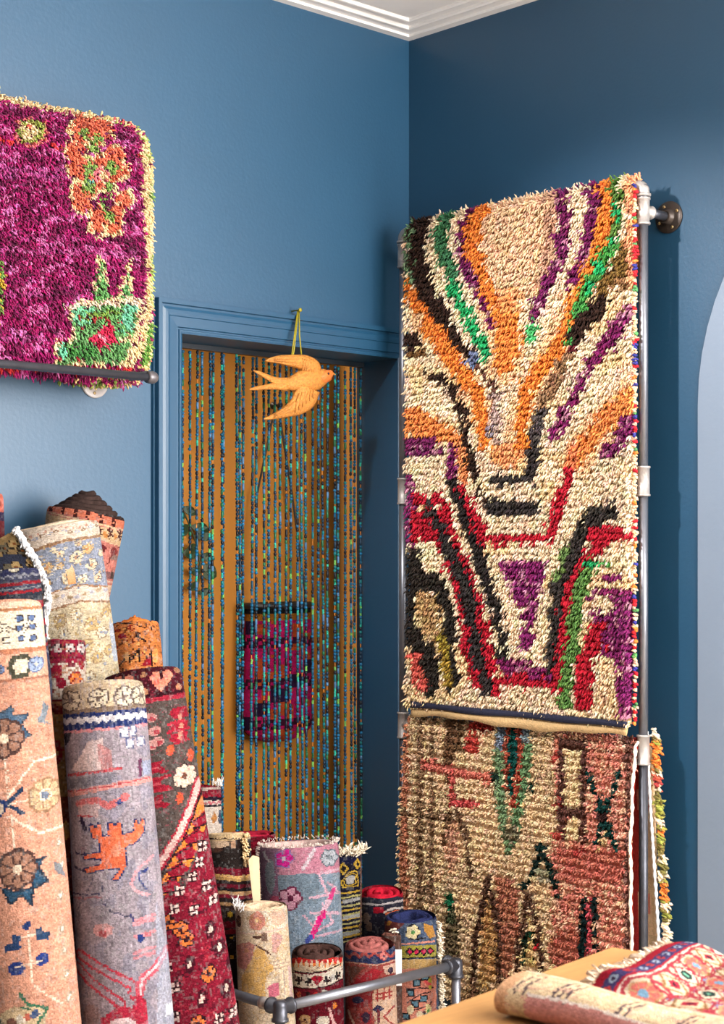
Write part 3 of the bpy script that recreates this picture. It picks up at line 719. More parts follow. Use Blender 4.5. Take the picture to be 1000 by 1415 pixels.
for si in range(NS):
    f = si / (NS - 1)
    x0 = DX0 + .012 + (DX1 - DX0 - .024) * f + RNG.normal(0, .004)
    if si == 12: x0 -= .008
    if si == 13: x0 += .010
    z = DZ - .016; rows_ = []
    sway = RNG.uniform(-.006, .006); ph = RNG.uniform(0, 6)
    z -= RNG.uniform(0, .006)
    while z > .04:
        r = random.random(); deep = min(1, max(0, (DZ - z) / .25))
        if r < .34: t = ('oval', .0125, .0046, random.choice(['navy', 'ink', 'navy', 'mid', 'teal']))
        elif r < .62: t = ('round', .0098, .0052, random.choice(['blue', 'blue', 'mid', 'teal', 'blue']))
        elif r < .76: t = ('tube', RNG.uniform(.014, .024), .0040, random.choice(['navy', 'ink', 'teal', 'slate', 'mid', 'green']))
        elif r < .90: t = ('seeds', .0040, .0036, random.choice(['lime', 'aqua', 'green', 'aqua', 'teal', 'blue']))
        elif r < .965: t = ('tube', .012, .0044, random.choice(['slate', 'mid', 'green', 'teal']))
        else: t = ('gap', RNG.uniform(.006, .014), .0016, 'gold')
        n = random.choice([2, 3, 4]) if t[0] == 'seeds' else 1
        for _ in range(n):
            rows_.append((z, t[1] * 1.02, t[2] * 1.08, t[3], t[0])); z -= t[1]
    A = np.array([(r[0], r[1], r[2]) for r in rows_])
    bcol = np.array([BC[r[3]] for r in rows_]) * RNG.uniform(.8, 1.2, (len(rows_), 1))
    endr = np.array([.55 if r[4] in ('oval', 'round') else .85 for r in rows_])
    inset = np.array([.22 if r[4] in ('oval', 'round') else .06 for r in rows_])
    V = np.zeros((len(A), 4, 6, 3))
    cx_ = x0 + sway * np.sin(A[:, 0] * 1.6 + ph) + RNG.normal(0, .0006, len(A))
    for j, (tt, rr) in enumerate(((np.full(len(A), .02), endr * .8), (inset + .06, np.ones(len(A))), (1 - inset - .06, np.ones(len(A))), (np.full(len(A), .98), endr * .8))):
        V[:, j, :, 0] = cx_[:, None] + RING[None, :, 0] * (A[:, 2] * rr)[:, None]
        V[:, j, :, 1] = YB + RING[None, :, 1] * (A[:, 2] * rr)[:, None]
        V[:, j, :, 2] = (A[:, 0] - A[:, 1] * tt)[:, None]
    Q = (BQ[None] + (np.arange(len(A)) * 24)[:, None, None]).reshape(-1, 4)
    raw('strand', V.reshape(-1, 3), Q, None, M_BEAD, cur, True, np.repeat(bcol, 24, 0))

# ================================================================== woven bag and sprig on the ochre wall
def on_wall(px, py, d=.0): return onY(px, py, PY - d)
bc = on_wall(386, 925, .07)
bag = thing('woven_bag', tuple(on_wall(386, 1022, .07)), 'magenta and rust woven bag hanging on the ochre wall behind the beads', 'bag')
bl, br = on_wall(337, 925, .07)[0], on_wall(434, 925, .07)[0]
bz1, bz0 = on_wall(386, 838, .07)[2], on_wall(386, 1024, .07)[2]
bw = (br - bl) / 2; bx_ = (bl + br) / 2
NA, NT = 48, 40; V = []; fc = []
for j in range(NT + 1):
    f = j / NT; z = bz1 + (bz0 - bz1) * f
    s_ = (1 - .10 * (1 - f)) * (1 if f < .85 else math.sqrt(max(.02, 1 - ((f - .85) / .16) ** 2)))
    for i in range(NA):
        t = 2 * math.pi * i / NA
        V.append((bx_ + bw * s_ * math.cos(t), PY - .062 + .056 * s_ * math.sin(t), z))
Q = [(j * NA + i, j * NA + (i + 1) % NA, (j + 1) * NA + (i + 1) % NA, (j + 1) * NA + i) for j in range(NT) for i in range(NA)]
for j in range(NT):
    for i in range(NA):
        a = vnoise(i * .5, j * .35, 3); st = (j // 3) % 4
        col_ = (176, 20, 88) if a < .7 else (176, 70, 34)
        if st == 3 and (i + j) % 3: col_ = (60, 14, 40)
        if (i // 4 + j // 4) % 7 == 0: col_ = (44, 20, 54)
        if j < 4: col_ = (150, 92, 24) if j > 1 else (20, 18, 20)
        fc.append(lin(col_) * random.uniform(.45, .7))
raw('body', V, Q, None, M_WEAVE, bag, True, np.array(fc), 'FACE')
mb = MB(); mb.path([(bx_ + bw * .88 * math.cos(t), PY - .062 + .052 * math.sin(t), bz1 + .004) for t in np.linspace(0, 2 * math.pi, 40)], .010, 8); obj('rim', mb, M_LEATHER, bag, True)
hk = on_wall(382, 560, .02)
for s_ in (-1, 1):
    lo = np.array([bx_ + s_ * bw * .7, PY - .075, bz1]); md = np.array([bx_ + s_ * bw * .50, PY - .045, bz1 + (hk[2] - bz1) * .55])
    mb = MB(); mb.path([lo, lo + (0, 0, .05), md, hk + np.array([s_ * .006, 0, 0])], .0035, 8); obj('strap', mb, M_LEATHER, bag, True)
mb = MB(); mb.lathe(hk + np.array([0, .02, 0]), (0, -1, 0), [(.012, 0), (.012, .004), (.005, .006), (.005, .034), (.009, .036), (.009, .042), (.002, .044)], 14); hook = tag(obj('coat_hook', mb, M_BRONZE, None, True, loc=hk), 'small dark hook on the ochre wall above the woven bag', 'hook')
sp = on_wall(262, 800, .03)
sprig = thing('leafy_sprig', tuple(sp), 'dark leafy sprig hanging on the ochre wall at the left of the passage', 'plant')
stem = [on_wall(250 + 26 * math.sin(t * 2.2), 700 + 120 * t, .03) for t in np.linspace(0, 1, 10)]
mb = MB(); mb.path(stem, .0025, 6); obj('stem', mb, M_LEAF, sprig, True)
for i in range(14):
    b_ = np.array(stem[min(9, i * 10 // 14)]); a_ = random.uniform(-.6, .6) + (0 if i % 2 else math.pi)
    d = np.array([math.cos(a_), -.15, math.sin(a_) * .8]); L_ = random.uniform(.05, .08); s2 = unit(np.cross(d, (0, 1, .2)))
    mb = MB(); n = 7
    top = [b_ + unit(d) * L_ * t + s2 * L_ * .26 * math.sin(math.pi * t) + np.array([0, -.01 * math.sin(math.pi * t), 0]) for t in np.linspace(0, 1, n)]
    bot = [b_ + unit(d) * L_ * t - s2 * L_ * .26 * math.sin(math.pi * t) + np.array([0, -.01 * math.sin(math.pi * t), 0]) for t in np.linspace(0, 1, n)]
    mb.extrude(top + bot[-2:0:-1], (0, -.0012, 0)); obj('leaf', mb, M_LEAF, sprig)

# ================================================================== swallow ornament
YBIRD = -0.045
bird = thing('swallow_ornament', tuple(onY(405, 580, YBIRD)), 'golden carved swallow hanging by a cord in the doorway', 'ornament')
def bp(x, y, d=0): return onY(320 + x / 5.556, 410 + y / 5.556, YBIRD - d)
def leafloft(pts, wid, thick, seg=14, sub=5, lift=0.0, ridge=0):
    """domed, tapering piece along a centre line (crop coordinates), widths in the same unit"""
    P2 = np.array(pts, float); n = len(pts); t = np.linspace(0, n - 1, (n - 1) * sub + 1)
    cr = lambda a: np.array([np.interp(t, range(n), a[:, k]) for k in range(a.shape[1])]).T
    sm = lambda a: np.vstack([a[:1], (a[:-2] + 2 * a[1:-1] + a[2:]) / 4, a[-1:]])
    C = sm(sm(sm(cr(P2)))); Wd = sm(sm(cr(np.array(wid, float)[:, None])))[:, 0]; T = sm(cr(np.array(thick, float)[:, None]))[:, 0]
    tan = np.gradient(C, axis=0); tan /= np.linalg.norm(tan, axis=1, keepdims=True); nn = np.stack([-tan[:, 1], tan[:, 0]], 1)
    mb = MB(); k0 = 0
    for j in range(len(C)):
        for i in range(seg):
            a = 2 * math.pi * i / seg
            s_ = math.cos(a); h_ = math.sin(a)
            rg = 1 + (ridge * math.sin(s_ * 9) if h_ > 0 else 0)
            q = C[j] + nn[j] * s_ * Wd[j] / 2
            mb.v.append(tuple(bp(q[0], q[1], lift + h_ * T[j] * rg * (1 if h_ > 0 else .4))))
    m_ = len(C)
    for j in range(m_ - 1):
        for i in range(seg): mb.f.append((j * seg + i, j * seg + (i + 1) % seg, (j + 1) * seg + (i + 1) % seg, (j + 1) * seg + i))
    mb.f.append(tuple(range(seg))); mb.f.append(tuple((m_ - 1) * seg + i for i in range(seg)))
    return mb
obj('body', leafloft([(380, 668), (430, 670), (500, 660), (570, 640), (640, 630), (690, 615), (735, 600)], [70, 90, 150, 190, 190, 140, 90], [.008, .012, .020, .026, .026, .022, .016], seg=20), M_BIRD, bird, True)
hd = obj('head', leafloft([(690, 625), (735, 605), (762, 595), (778, 597)], [100, 96, 72, 30], [.020, .022, .017, .006], seg=16, lift=.002), mat('reddish_gilded_wood', (206, 112, 52), rough=.45, noise=.2, nscale=80, bump=.5, bscale=140), bird, True)
obj('beak', leafloft([(770, 590), (785, 594), (798, 600)], [30, 16, 4], [.006, .004, .001], seg=10, sub=3, lift=.002), M_BIRD, hd, True)
mb = MB(); e_ = bp(742, 590, .022); mb.lathe(e_, (0.1, -1, 0), [(.0040, 0), (.0036, .002), (.0008, .003)], 10); obj('eye', mb, M_LEATHER, hd, True)
w1 = obj('wing', leafloft([(640, 600), (615, 545), (560, 505), (470, 492), (370, 482), (300, 486), (258, 492)], [110, 150, 125, 98, 70, 42, 8], [.012, .015, .014, .011, .009, .006, .002], lift=.006, ridge=.10), M_BIRD, bird, True)
w2 = obj('wing', leafloft([(600, 700), (560, 790), (500, 845), (420, 885), (340, 915), (290, 930), (245, 938)], [170, 190, 145, 85, 52, 32, 8], [.016, .016, .014, .011, .008, .006, .002], lift=.010, ridge=.10), M_BIRD, bird, True)
# raised feather ridges on the wings
def ridge(par, pts, lift=.02): 
    mb = MB(); mb.path([bp(x, y, lift) for x, y in pts], .0017, 6); obj('feather', mb, M_BIRD, par, True)
for i in range(6):
    ridge(w1, [(545 + i * 16, 470 + i * 8), (552 + i * 15, 515 + i * 8), (545 + i * 17, 560 + i * 5)], .020)
for i in range(3): ridge(w1, [(540, 490 + i * 28), (440, 478 + i * 22), (330, 478 + i * 12)], .017 - .001 * i)
for i in range(6):
    ridge(w2, [(520 + i * 22, 740 - i * 6), (500 + i * 25, 800 - i * 6), (490 + i * 28, 890 - i * 22)], .026)
for i in range(3): ridge(w2, [(490, 800 + i * 34), (420, 850 + i * 26), (330, 905 + i * 10)], .022)
obj('tail_feather', leafloft([(430, 660), (340, 650), (270, 615), (210, 585), (165, 565)], [80, 60, 42, 30, 8], [.010, .008, .007, .005, .002], lift=.002, ridge=.12), M_BIRD, bird, True)
obj('tail_feather', leafloft([(430, 685), (340, 685), (250, 695), (180, 705), (136, 712)], [80, 56, 38, 30, 10], [.010, .008, .007, .005, .002], lift=.004, ridge=.12), M_BIRD, bird, True)
nl = onY(412, 430, -.03)
mb = MB()
mb.path([bp(455, 500, .0), bp(470, 380, .004), nl + np.array([-.003, 0, 0])], .0022, 6); mb.path([bp(465, 500, .004), bp(482, 380, .004), nl], .0022, 6); mb.path([bp(540, 500, .0), bp(520, 300, .004), nl + np.array([.003, 0, 0])], .0022, 6)
obj('cord', mb, M_CORD, bird, True)
nw = np.array([nl[0], 0, nl[2] + .003])
mb = MB(); mb.lathe((nw[0], 0.0, nw[2]), (0, -1, 0), [(.0022, -.01), (.0022, .036), (.006, .037), (.0062, .040), (.003, .042)], 12)
tag(obj('brass_nail', mb, M_CORD, None, True, loc=(nw[0], 0, nw[2])), 'small brass nail above the door casing holding the swallow cord', 'nail')

# ================================================================== cushion shelf
ZP, YP = 1.926, -0.2455
shelf = thing('pipe_shelf', (-1.5, -.12, ZP), 'dark steel pipe shelf on the pale blue wall under the magenta cushion', 'shelf')
mb = MB(); mb.tube((-2.6, YP, ZP), (-1.205, YP, ZP), .0107, 20); obj('front_pipe', mb, M_IRON, shelf, True)
mb = MB(); mb.lathe((-1.205, YP, ZP), (1, 0, 0), [(.0107, -.012), (.0150, -.012), (.0165, -.006), (.0168, .004), (.0155, .012), (.011, .0185), (.004, .0215), (.0005, .022)], 24); obj('end_cap', mb, mat('grey_end_cap', (108, 104, 108), rough=.4, metal=.5, noise=.15, nscale=60), shelf, True)
for xa in (-1.215, -2.2):
    mb = MB(); mb.tube((xa, YP, ZP + .006), (xa, -.01, ZP + .006), .0107, 16); obj('arm', mb, M_IRON, shelf, True)
    mb = MB(); mb.lathe((xa, 0, ZP + .006), (0, -1, 0), [(.0445, 0), (.0445, .005), (.041, .0065), (.020, .008), (.0175, .022), (.0107, .023)], 32)
    fl = obj('flange', mb, mat('pale_flange', (176, 172, 172), rough=.5, metal=.3, noise=.1, nscale=60), shelf, True)
    for k in range(4):
        t = math.pi / 4 + k * math.pi / 2 + .7
        mb = MB(); mb.lathe((xa + .031 * math.cos(t), -.006, ZP + .006 + .031 * math.sin(t)), (0, -1, 0), [(.0048, 0), (.0044, .002), (.001, .003)], 10); obj('screw', mb, M_SCREW, fl, True)

# ================================================================== magenta shag cushion
MG = (146, 10, 88)
c = Canvas(-60, 105, 235, 560, MG, 1.0, wob=1.6, seed=5)
n1 = vnoise(c.X0 * .05, c.Y0 * .16, 8); n2 = vnoise(c.X0 * .10, c.Y0 * .30, 18); n3 = vnoise(c.X0 * .4, c.Y0 * .45, 28)
nb = .5 * n1 + .3 * n2 + .2 * n3
c.a[nb < .40] = (122, 6, 76); c.a[nb < .30] = (92, 4, 56)
c.a[nb > .54] = (170, 18, 104); c.a[(nb > .60) & (n3 > .35)] = (206, 104, 166)
q = c.view(0, 100, 3.0115)
CR = (243, 216, 166)
for yy, x0_, x1_ in ((430, 0, 320), (740, 0, 615), (690, 60, 320), (920, 40, 200), (400, 0, 300), (1100, 10, 160)): q.line([(x0_, yy), ((x0_ + x1_) / 2, yy + 4), (x1_, yy + 8)], 20, (186, 104, 158), .55)
q.line([(0, 285), (150, 295), (320, 325), (590, 350)], 6, (214, 52, 50))
q.ell(135, 250, 74, 58, (234, 112, 116)); q.ell(130, 250, 56, 50, (150, 160, 76)); q.ell(128, 250, 34, 36, CR); q.ell(126, 238, 10, 22, (222, 90, 70))
lob = [(348, 240, 52), (412, 245, 50), (315, 330, 40), (478, 345, 36), (500, 410, 30), (345, 500, 44), (345, 545, 36), (412, 600, 40), (412, 650, 28), (480, 590, 34), (478, 650, 26), (518, 530, 30), (420, 420, 70), (330, 400, 44)]
for x, y, r in lob: q.ell(x, y, r + 12, r + 12, CR)
for x, y, r in lob: q.ell(x, y, r, r, (226, 112, 82))
for x, y, r in ((350, 262, 20), (415, 275, 16), (398, 315, 22), (372, 405, 26), (470, 395, 24), (455, 480, 22), (372, 478, 28), (436, 540, 20), (466, 600, 16), (436, 580, 14)): q.ell(x, y, r, r * 1.1, (132, 168, 84))
q.ell(372, 462, 14, 16, (120, 190, 170)); q.ell(425, 425, 34, 42, (236, 130, 140)); q.ell(428, 432, 20, 26, CR); q.ell(352, 335, 12, 18, (92, 8, 56)); q.ell(396, 555, 12, 26, (110, 16, 72)); q.ell(452, 550, 10, 30, (110, 16, 72))
q.poly([(410, 740), (380, 950), (465, 945), (440, 790)], CR); q.poly([(418, 790), (392, 950), (452, 945), (432, 800)], (106, 168, 96)); q.poly([(548, 750), (480, 950), (556, 945)], CR); q.poly([(540, 800), (498, 950), (544, 945)], (96, 164, 96))
q.poly([(286, 955), (596, 938), (574, 1105), (530, 1215), (232, 1220), (236, 1112), (300, 1105)], CR)
q.poly([(304, 985), (575, 968), (556, 1098), (512, 1205), (246, 1208), (250, 1128), (312, 1120)], (104, 160, 96))
q.poly([(310, 985), (400, 980), (380, 1040), (312, 1050)], (118, 196, 152)); q.poly([(520, 970), (575, 968), (545, 1080), (505, 1080)], (120, 200, 164)); q.ell(270, 1160, 22, 28, (112, 196, 160)); q.line([(330, 1020), (480, 1000)], 20, (124, 160, 64)); q.ell(340, 1160, 60, 30, (70, 136, 66))
for y in (1018, 1062, 1110, 1180): q.line([(250 if y > 1100 else 310, y), (500, y + 14)], 5, (170, 40, 50))
q.line([(280, 972), (440, 966), (592, 950)], 22, (238, 214, 190)); q.line([(560, 1100), (500, 1110)], 14, CR)
for x, y in ((450, 1065), (400, 1105), (460, 1105), (420, 1130), (430, 1090)): q.ell(x, y, 24, 22, (214, 40, 84))
q.ell(432, 1105, 16, 18, (244, 160, 180))
q.poly([(-180, 760), (-20, 740), (12, 800), (20, 880), (8, 960), (12, 1010), (-10, 1045), (-150, 1040)], (214, 170, 60)); q.line([(0, 780), (6, 1000)], 12, (110, 150, 70))
q.line([(-180, 84), (0, 118), (200, 150), (400, 188), (556, 205), (598, 250), (606, 420), (612, 620), (622, 820), (614, 960), (596, 1110), (552, 1210)], 30, CR)
q.line([(-180, 40), (0, 92), (200, 120), (330, 152), (420, 172), (520, 180), (580, 200)], 26, (214, 190, 120)); q.line([(380, 160), (560, 190)], 14, (226, 120, 70)); q.line([(160, 105), (260, 135)], 14, (206, 60, 100))
q.line([(614, 200), (628, 260), (622, 340)], 26, (150, 170, 84)); q.line([(640, 260), (652, 380)], 22, (238, 214, 160)); q.line([(630, 400), (638, 700)], 18, (228, 210, 150)); q.line([(628, 480), (632, 560)], 12, (120, 160, 80)); q.line([(632, 780), (636, 960)], 20, (184, 200, 110)); q.line([(640, 1050), (620, 1130), (606, 1210)], 40, (112, 162, 72)); q.line([(662, 1080), (656, 1170), (630, 1215)], 28, (240, 214, 160)); q.line([(580, 1215), (620, 1220)], 14, (236, 206, 140))
q.line([(-100, 1222), (300, 1224), (560, 1232)], 10, (206, 50, 50))
pil = thing('shag_cushion', (-1.47, -.12, 1.94), 'large magenta shag cushion with orange flower and green basket motifs on the pipe shelf', 'cushion')
pcx, pcy, pcz = -1.510, -.118, 2.264
phx, phy, phz = .366, .096, .346
def cush(u, v):          # u: longitude, v: latitude; a soft rounded box
    e1, e2 = .34, .22
    sg = lambda a, e: np.sign(a) * np.abs(a) ** e
    X = pcx + phx * sg(np.cos(v), e1) * sg(np.cos(u), e2)
    Z = pcz + phz * sg(np.cos(v), e1) * sg(np.sin(u), e2)
    Yy = pcy + phy * sg(np.sin(v), .8)
    return np.stack([X, Yy, Z], -1)
# core by superellipsoid in the plane of the wall; v goes front to back
uu, vv = np.meshgrid(np.linspace(0, 2 * math.pi, 97)[:-1], np.linspace(-math.pi / 2, math.pi / 2, 33), indexing='xy')
V = cush(uu, vv); nr, nc = uu.shape
Q = [(j * nc + i, j * nc + (i + 1) % nc, (j + 1) * nc + (i + 1) % nc, (j + 1) * nc + i) for j in range(nr - 1) for i in range(nc)]
raw('cover', V.reshape(-1, 3), Q, None, mat('magenta_backing', (96, 20, 66), rough=.95), pil)
def front_y(x, z):
    a = np.abs((x - pcx) / phx); b = np.abs((z - pcz) / phz)
    s_ = (a ** (2 / .22) + b ** (2 / .22)) ** (.22 / 2)          # = cos(v)^e1
    cv = np.clip(s_, 0, 1) ** (1 / .34)
    return pcy - phy * np.sqrt(np.clip(1 - cv ** 2, 0, 1)) ** .8
gx, gz = np.meshgrid(np.arange(pcx - phx + .005, pcx + phx - .003, .0092), np.arange(pcz - phz + .006, pcz + phz - .004, .0105))
gx = gx + RNG.normal(0, .002, gx.shape); gz = gz + RNG.normal(0, .002, gz.shape)
gx = gx.ravel(); gz = gz.ravel(); gy = front_y(gx, gz)
root = np.stack([gx, gy, gz], -1)
e = .003; nx_ = -(front_y(gx + e, gz) - front_y(gx - e, gz)) / (2 * e); nz_ = -(front_y(gx, gz + e) - front_y(gx, gz - e)) / (2 * e)
nrm = -np.stack([nx_, np.ones_like(nx_), nz_], -1)
nrm /= np.linalg.norm(nrm, axis=1, keepdims=True)
qq = root + np.array([0, -.014, -.004]) - CAM; Yd = qq @ FW
col = c.sample(CX + F * (qq @ RT) / Yd + RNG.normal(0, .7, len(qq)), HY - F * qq[:, 2] / Yd + RNG.normal(0, .7, len(qq)))
tuft_part('pile', pil, root, nrm, np.tile([.1, 0, -1.0], (len(root), 1)), .019, .0025, col * .9, per=5, spread=.003, fan=.34, droop=.9, m=M_SILK)
# sides: band of pile round the rim, cream and green
us = np.linspace(0, 2 * math.pi, 420)[:-1]; pr, pn = [], []
for v_ in np.linspace(-.55, 1.2, 13):
    pts = cush(us, np.full_like(us, v_)); nn_ = pts - np.array([pcx, pcy, pcz]); nn_[:, 0] /= phx ** 2; nn_[:, 1] *= 12; nn_[:, 2] /= phz ** 2
    big = np.maximum(np.abs(nn_[:, 0]), np.abs(nn_[:, 2])) ; nn_ = np.stack([np.where(np.abs(nn_[:, 0]) > .75 * big, nn_[:, 0], 0), nn_[:, 1], np.where(np.abs(nn_[:, 2]) > .75 * big, nn_[:, 2], 0)], -1)
    pr.append(pts); pn.append(nn_ / np.linalg.norm(nn_, axis=1, keepdims=True))
pr = np.concatenate(pr) + RNG.normal(0, .003, (len(us) * 13, 3)); pn = np.concatenate(pn)
tt = np.tile(us, 13); nz2 = vnoise(tt * 9, pr[:, 1] * 40, 41); nz3 = vnoise(tt * 16, pr[:, 1] * 60, 47)
cs = np.tile(lin((232, 204, 140)), (len(pr), 1)); cs[nz2 > .58] = lin((140, 166, 76)); cs[nz3 > .74] = lin((214, 90, 96)); cs[nz3 < .2] = lin((120, 24, 70)); cs[pr[:, 1] > -.07] = lin((112, 20, 72))
tuft_part('side_pile', pil, pr, pn, np.tile([0, 0, -1.0], (len(pr), 1)), .015, .0036, cs, per=2, spread=.003, fan=.45, droop=.6, m=M_SILK)

# ================================================================== rolled rugs
def roll(name, label, cat, group, top, low, hw, canvas, edge=(120, 90, 80), edge2=None, turns=3.0, pitch=None, NA=120, cellpx=2.0, squash=1.0, lump=.012, cone=0.0, seed=0, zfloor=0.0, tiltrim=0.0, bend=False):
    """a rug rolled pile outwards, leaning; top / low = (px, py, distance) of two points of its axis, hw = half widths there"""
    T = P(*top); Qp = P(*low); L0 = np.linalg.norm(Qp - T); d = (Qp - T) / L0
    rT = hw[0] / F * top[2]; rQ = hw[1] / F * low[2]
    hor = math.sqrt(max(0, 1 - d[2] ** 2))
    L = (T[2] - zfloor - hor * rQ - .004) / (-d[2])
    if bend: L = L0 + Qp[2] - zfloor - .004          # below the second point the roll stands upright
    ax = lambda t: T + d * np.minimum(t, L0)[..., None] + (np.array([0, 0, -1.0]) if bend else d) * np.maximum(t - L0, 0)[..., None]
    base = ax(np.array(L)); base[2] = zfloor
    o = thing(name, tuple(base), label, cat, group)
    vdir = unit(T - CAM); e1 = -vdir - d * np.dot(-vdir, d); e1 = unit(e1); e2 = np.cross(e1, d)
    if np.dot(e2, RT) < 0: e2 = -e2
    ev = float(np.dot(d, vdir))
    Lv = min(L, L0 * 1.05); nt = int(np.linalg.norm([low[0] - top[0], low[1] - top[1]]) * Lv / L0 / cellpx) + 2
    ts = np.concatenate([np.linspace(0, Lv, nt), np.linspace(Lv, L, 7)[1:]]) if L > Lv + .01 else np.linspace(0, L, nt)
    th = np.linspace(0, 2 * math.pi, NA + 1)[:-1] + math.pi
    TT, TH = np.meshgrid(ts, th, indexing='ij')
    fr = TT / L0
    rr = rT + (rQ - rT) * np.clip(fr, 0, 1.25)
    rr = rr * (1 + lump * (vnoise(np.cos(TH) * 1.5 + 7 + TT * 3, np.sin(TH) * 1.5 + TT * 5 + 3, seed) - .5) * 2)
    rr = rr * (1 - .05 * np.exp(-TT / .006))
    rim = tiltrim * np.cos(TH) * np.exp(-TT / .05)
    V = ax(TT) + d * rim[..., None] + (rr * np.cos(TH) * squash)[..., None] * e1 + (rr * np.sin(TH))[..., None] * e2
    nT = len(ts)
    idx = np.arange(nT * NA).reshape(nT, NA)
    Qd = np.stack([idx[:-1], np.roll(idx, -1, 1)[:-1], np.roll(idx, -1, 1)[1:], idx[1:]], -1).reshape(-1, 4)
    thc = th + math.pi / NA; tc_ = (ts[:-1] + ts[1:]) / 2
    TC, THC = np.meshgrid(tc_, thc, indexing='ij'); fc = TC / L0
    hwc = hw[0] + (hw[1] - hw[0]) * fc
    px = top[0] + (low[0] - top[0]) * fc + np.sin(THC) * hwc
    py = top[1] + (low[1] - top[1]) * fc + ev * hwc * np.cos(THC) * squash
    py = np.where(py > 1415, 2830 - py, py)
    col = canvas.sample(px.ravel(), py.ravel())
    # wear of the wool: warp lines, weft lines and rubbed, paler patches
    Ku = np.sin(THC).ravel() * hwc.ravel(); Kt = py.ravel()
    wr = .10 * (vnoise(THC.ravel() * NA / 2.2, Kt * .02, seed + 60) - .5) + .08 * (vnoise(THC.ravel() * 3, Kt * .8, seed + 61) - .5) + .16 * (vnoise(Ku * .16, Kt * .07, seed + 62) - .5)
    rub = np.clip((vnoise(Ku * .35, Kt * .22, seed + 63) * .6 + vnoise(Ku * 1.1, Kt * .5, seed + 64) * .4 - .60) * 4, 0, .38)[:, None]
    pale = col.mean(1, keepdims=True) * .5 + .30
    col = col * (1 - rub) + (col * .35 + pale * .65) * rub
    col = col * (1 + 1.4 * wr)[:, None] * RNG.uniform(.40, .70, (len(col), 1))
    raw('rolled_pile', V.reshape(-1, 3), Qd, None, M_WEAVE, o, True, col, 'FACE')
    # the spiral of the other turns, seen at the top end
    pitch = pitch or rT * .30
    n = int(44 * turns); ph = np.linspace(0, turns * 2 * math.pi, n)
    ro = rT * .955 - pitch * ph / (2 * math.pi); ro = np.maximum(ro, rT * .06); thk = pitch * .84
    ri = np.maximum(ro - thk, rT * .02)
    dp = min(L * .9, .16); sv = []; sc = []
    ce = lin(edge); ce2 = lin(edge2 or edge) 
    for i in range(n):
        dr = math.cos(ph[i] + 2.4 + seed) * e1 * squash + math.sin(ph[i] + 2.4 + seed) * e2
        up = cone * (ph[i] / ph[-1]) + .002 * math.sin(ph[i] * 3.1) - tiltrim * math.cos(ph[i] + 2.4 + seed) * (1 - ph[i] / ph[-1])
        mid = (ro[i] + ri[i]) / 2
        for r_, h_ in ((ro[i], dp), (ro[i], .004 - up), (mid, -.0015 - up), (ri[i], .004 - up), (ri[i], dp)):
            sv.append(T + d * h_ + dr * r_)
        jit = random.uniform(.7, 1.2)
        sc += [ce2 * jit, ce * jit, ce * jit * 1.1, ce * jit, ce2 * jit * .8]
    sq = [(i * 5 + k, (i + 1) * 5 + k, (i + 1) * 5 + k + 1, i * 5 + k + 1) for i in range(n - 1) for k in range(4)]
    raw('rolled_end', sv, sq, None, M_EDGE, o, True, np.array(sc))
    o_info = dict(T=T, d=d, e1=e1, e2=e2, r=lambda t: rT + (rQ - rT) * min(1.25, t / L0), L0=L0, root=o, top=top, low=low, hw=hw, sq=squash)
    return o_info
def onroll(R, th, t, off=0.0):
    r = R['r'](t) + off
    return R['T'] + R['d'] * t + r * (math.cos(th) * R['e1'] * R['sq'] + math.sin(th) * R['e2'])
def fringe(R, name, pts, dirs, L, rad, m_=None, per=3, fan=.5, color=(238, 226, 205)):
    pts = np.repeat(np.array(pts), per, 0); dirs = np.repeat(np.array(dirs, float), per, 0)
    pts = pts + RNG.normal(0, .003, pts.shape)
    d0 = dirs + RNG.normal(0, fan * .6, pts.shape); d1 = dirs + RNG.normal(0, fan, pts.shape) + np.array([0, 0, -.25])
    V, Q, T_, C = strand_mesh(pts, d0, d1, L * RNG.uniform(.6, 1.3, len(pts)), rad * RNG.uniform(.8, 1.2, len(pts)), np.tile(lin(color), (len(pts), 1)) * RNG.uniform(.8, 1.1, (len(pts), 1)))
    o = raw(name, V, Q, T_, M_YARN, R['root'], True, C); o['kind'] = 'stuff'; return o
G1 = 'tall rolled rugs leaning against the wall'; G2 = 'small rolled rugs in the pipe bin'
IVORY = (232, 212, 184); NAVY = (34, 44, 92); CRIM = (152, 26, 50); BLK = (34, 26, 28)

# ---- peach roll, front left
c = Canvas(-75, 825, 120, 1420, (222, 160, 134), 1.0, wob=.8, seed=2); c.mottle(.09, .03, .2, 3).mottle(.06, .5, .08, 8)
r7 = c.view(0, 640, 3.571)
r7.rect(-300, 690, 260, 722, (226, 196, 170)); r7.rect(-300, 722, 260, 738, (186, 128, 92)); r7.rect(-300, 738, 260, 925, (238, 222, 198)); r7.rect(-300, 925, 260, 950, (196, 128, 98)); r7.rect(-300, 950, 260, 1075, (228, 176, 150)); r7.rect(-300, 1072, 260, 1084, (170, 112, 88))
for x, y, cc_ in ((95, 778, 1), (150, 780, 1), (98, 826, 1), (156, 826, 1), (102, 878, 1), (160, 880, 1), (18, 784, 0), (30, 882, 0), (-50, 780, 1), (-60, 880, 1), (-110, 826, 1)):
    r7.rect(x - 17, y - 17, x + 17, y + 17, (72, 62, 64)); r7.rect(x - 13, y - 13, x + 13, y + 13, (92, 112, 154) if cc_ else (238, 222, 198))
r7.line([(70, 828), (180, 828)], 4, (80, 70, 70)); r7.line([(110, 790), (140, 820), (110, 860)], 4, (80, 70, 70)); r7.diamond(45, 828, 22, 20, (80, 70, 70)); r7.diamond(45, 828, 15, 13, (238, 222, 198)); r7.diamond(5, 828, 22, 20, (80, 70, 70)); r7.diamond(5, 828, 15, 13, (238, 222, 198))
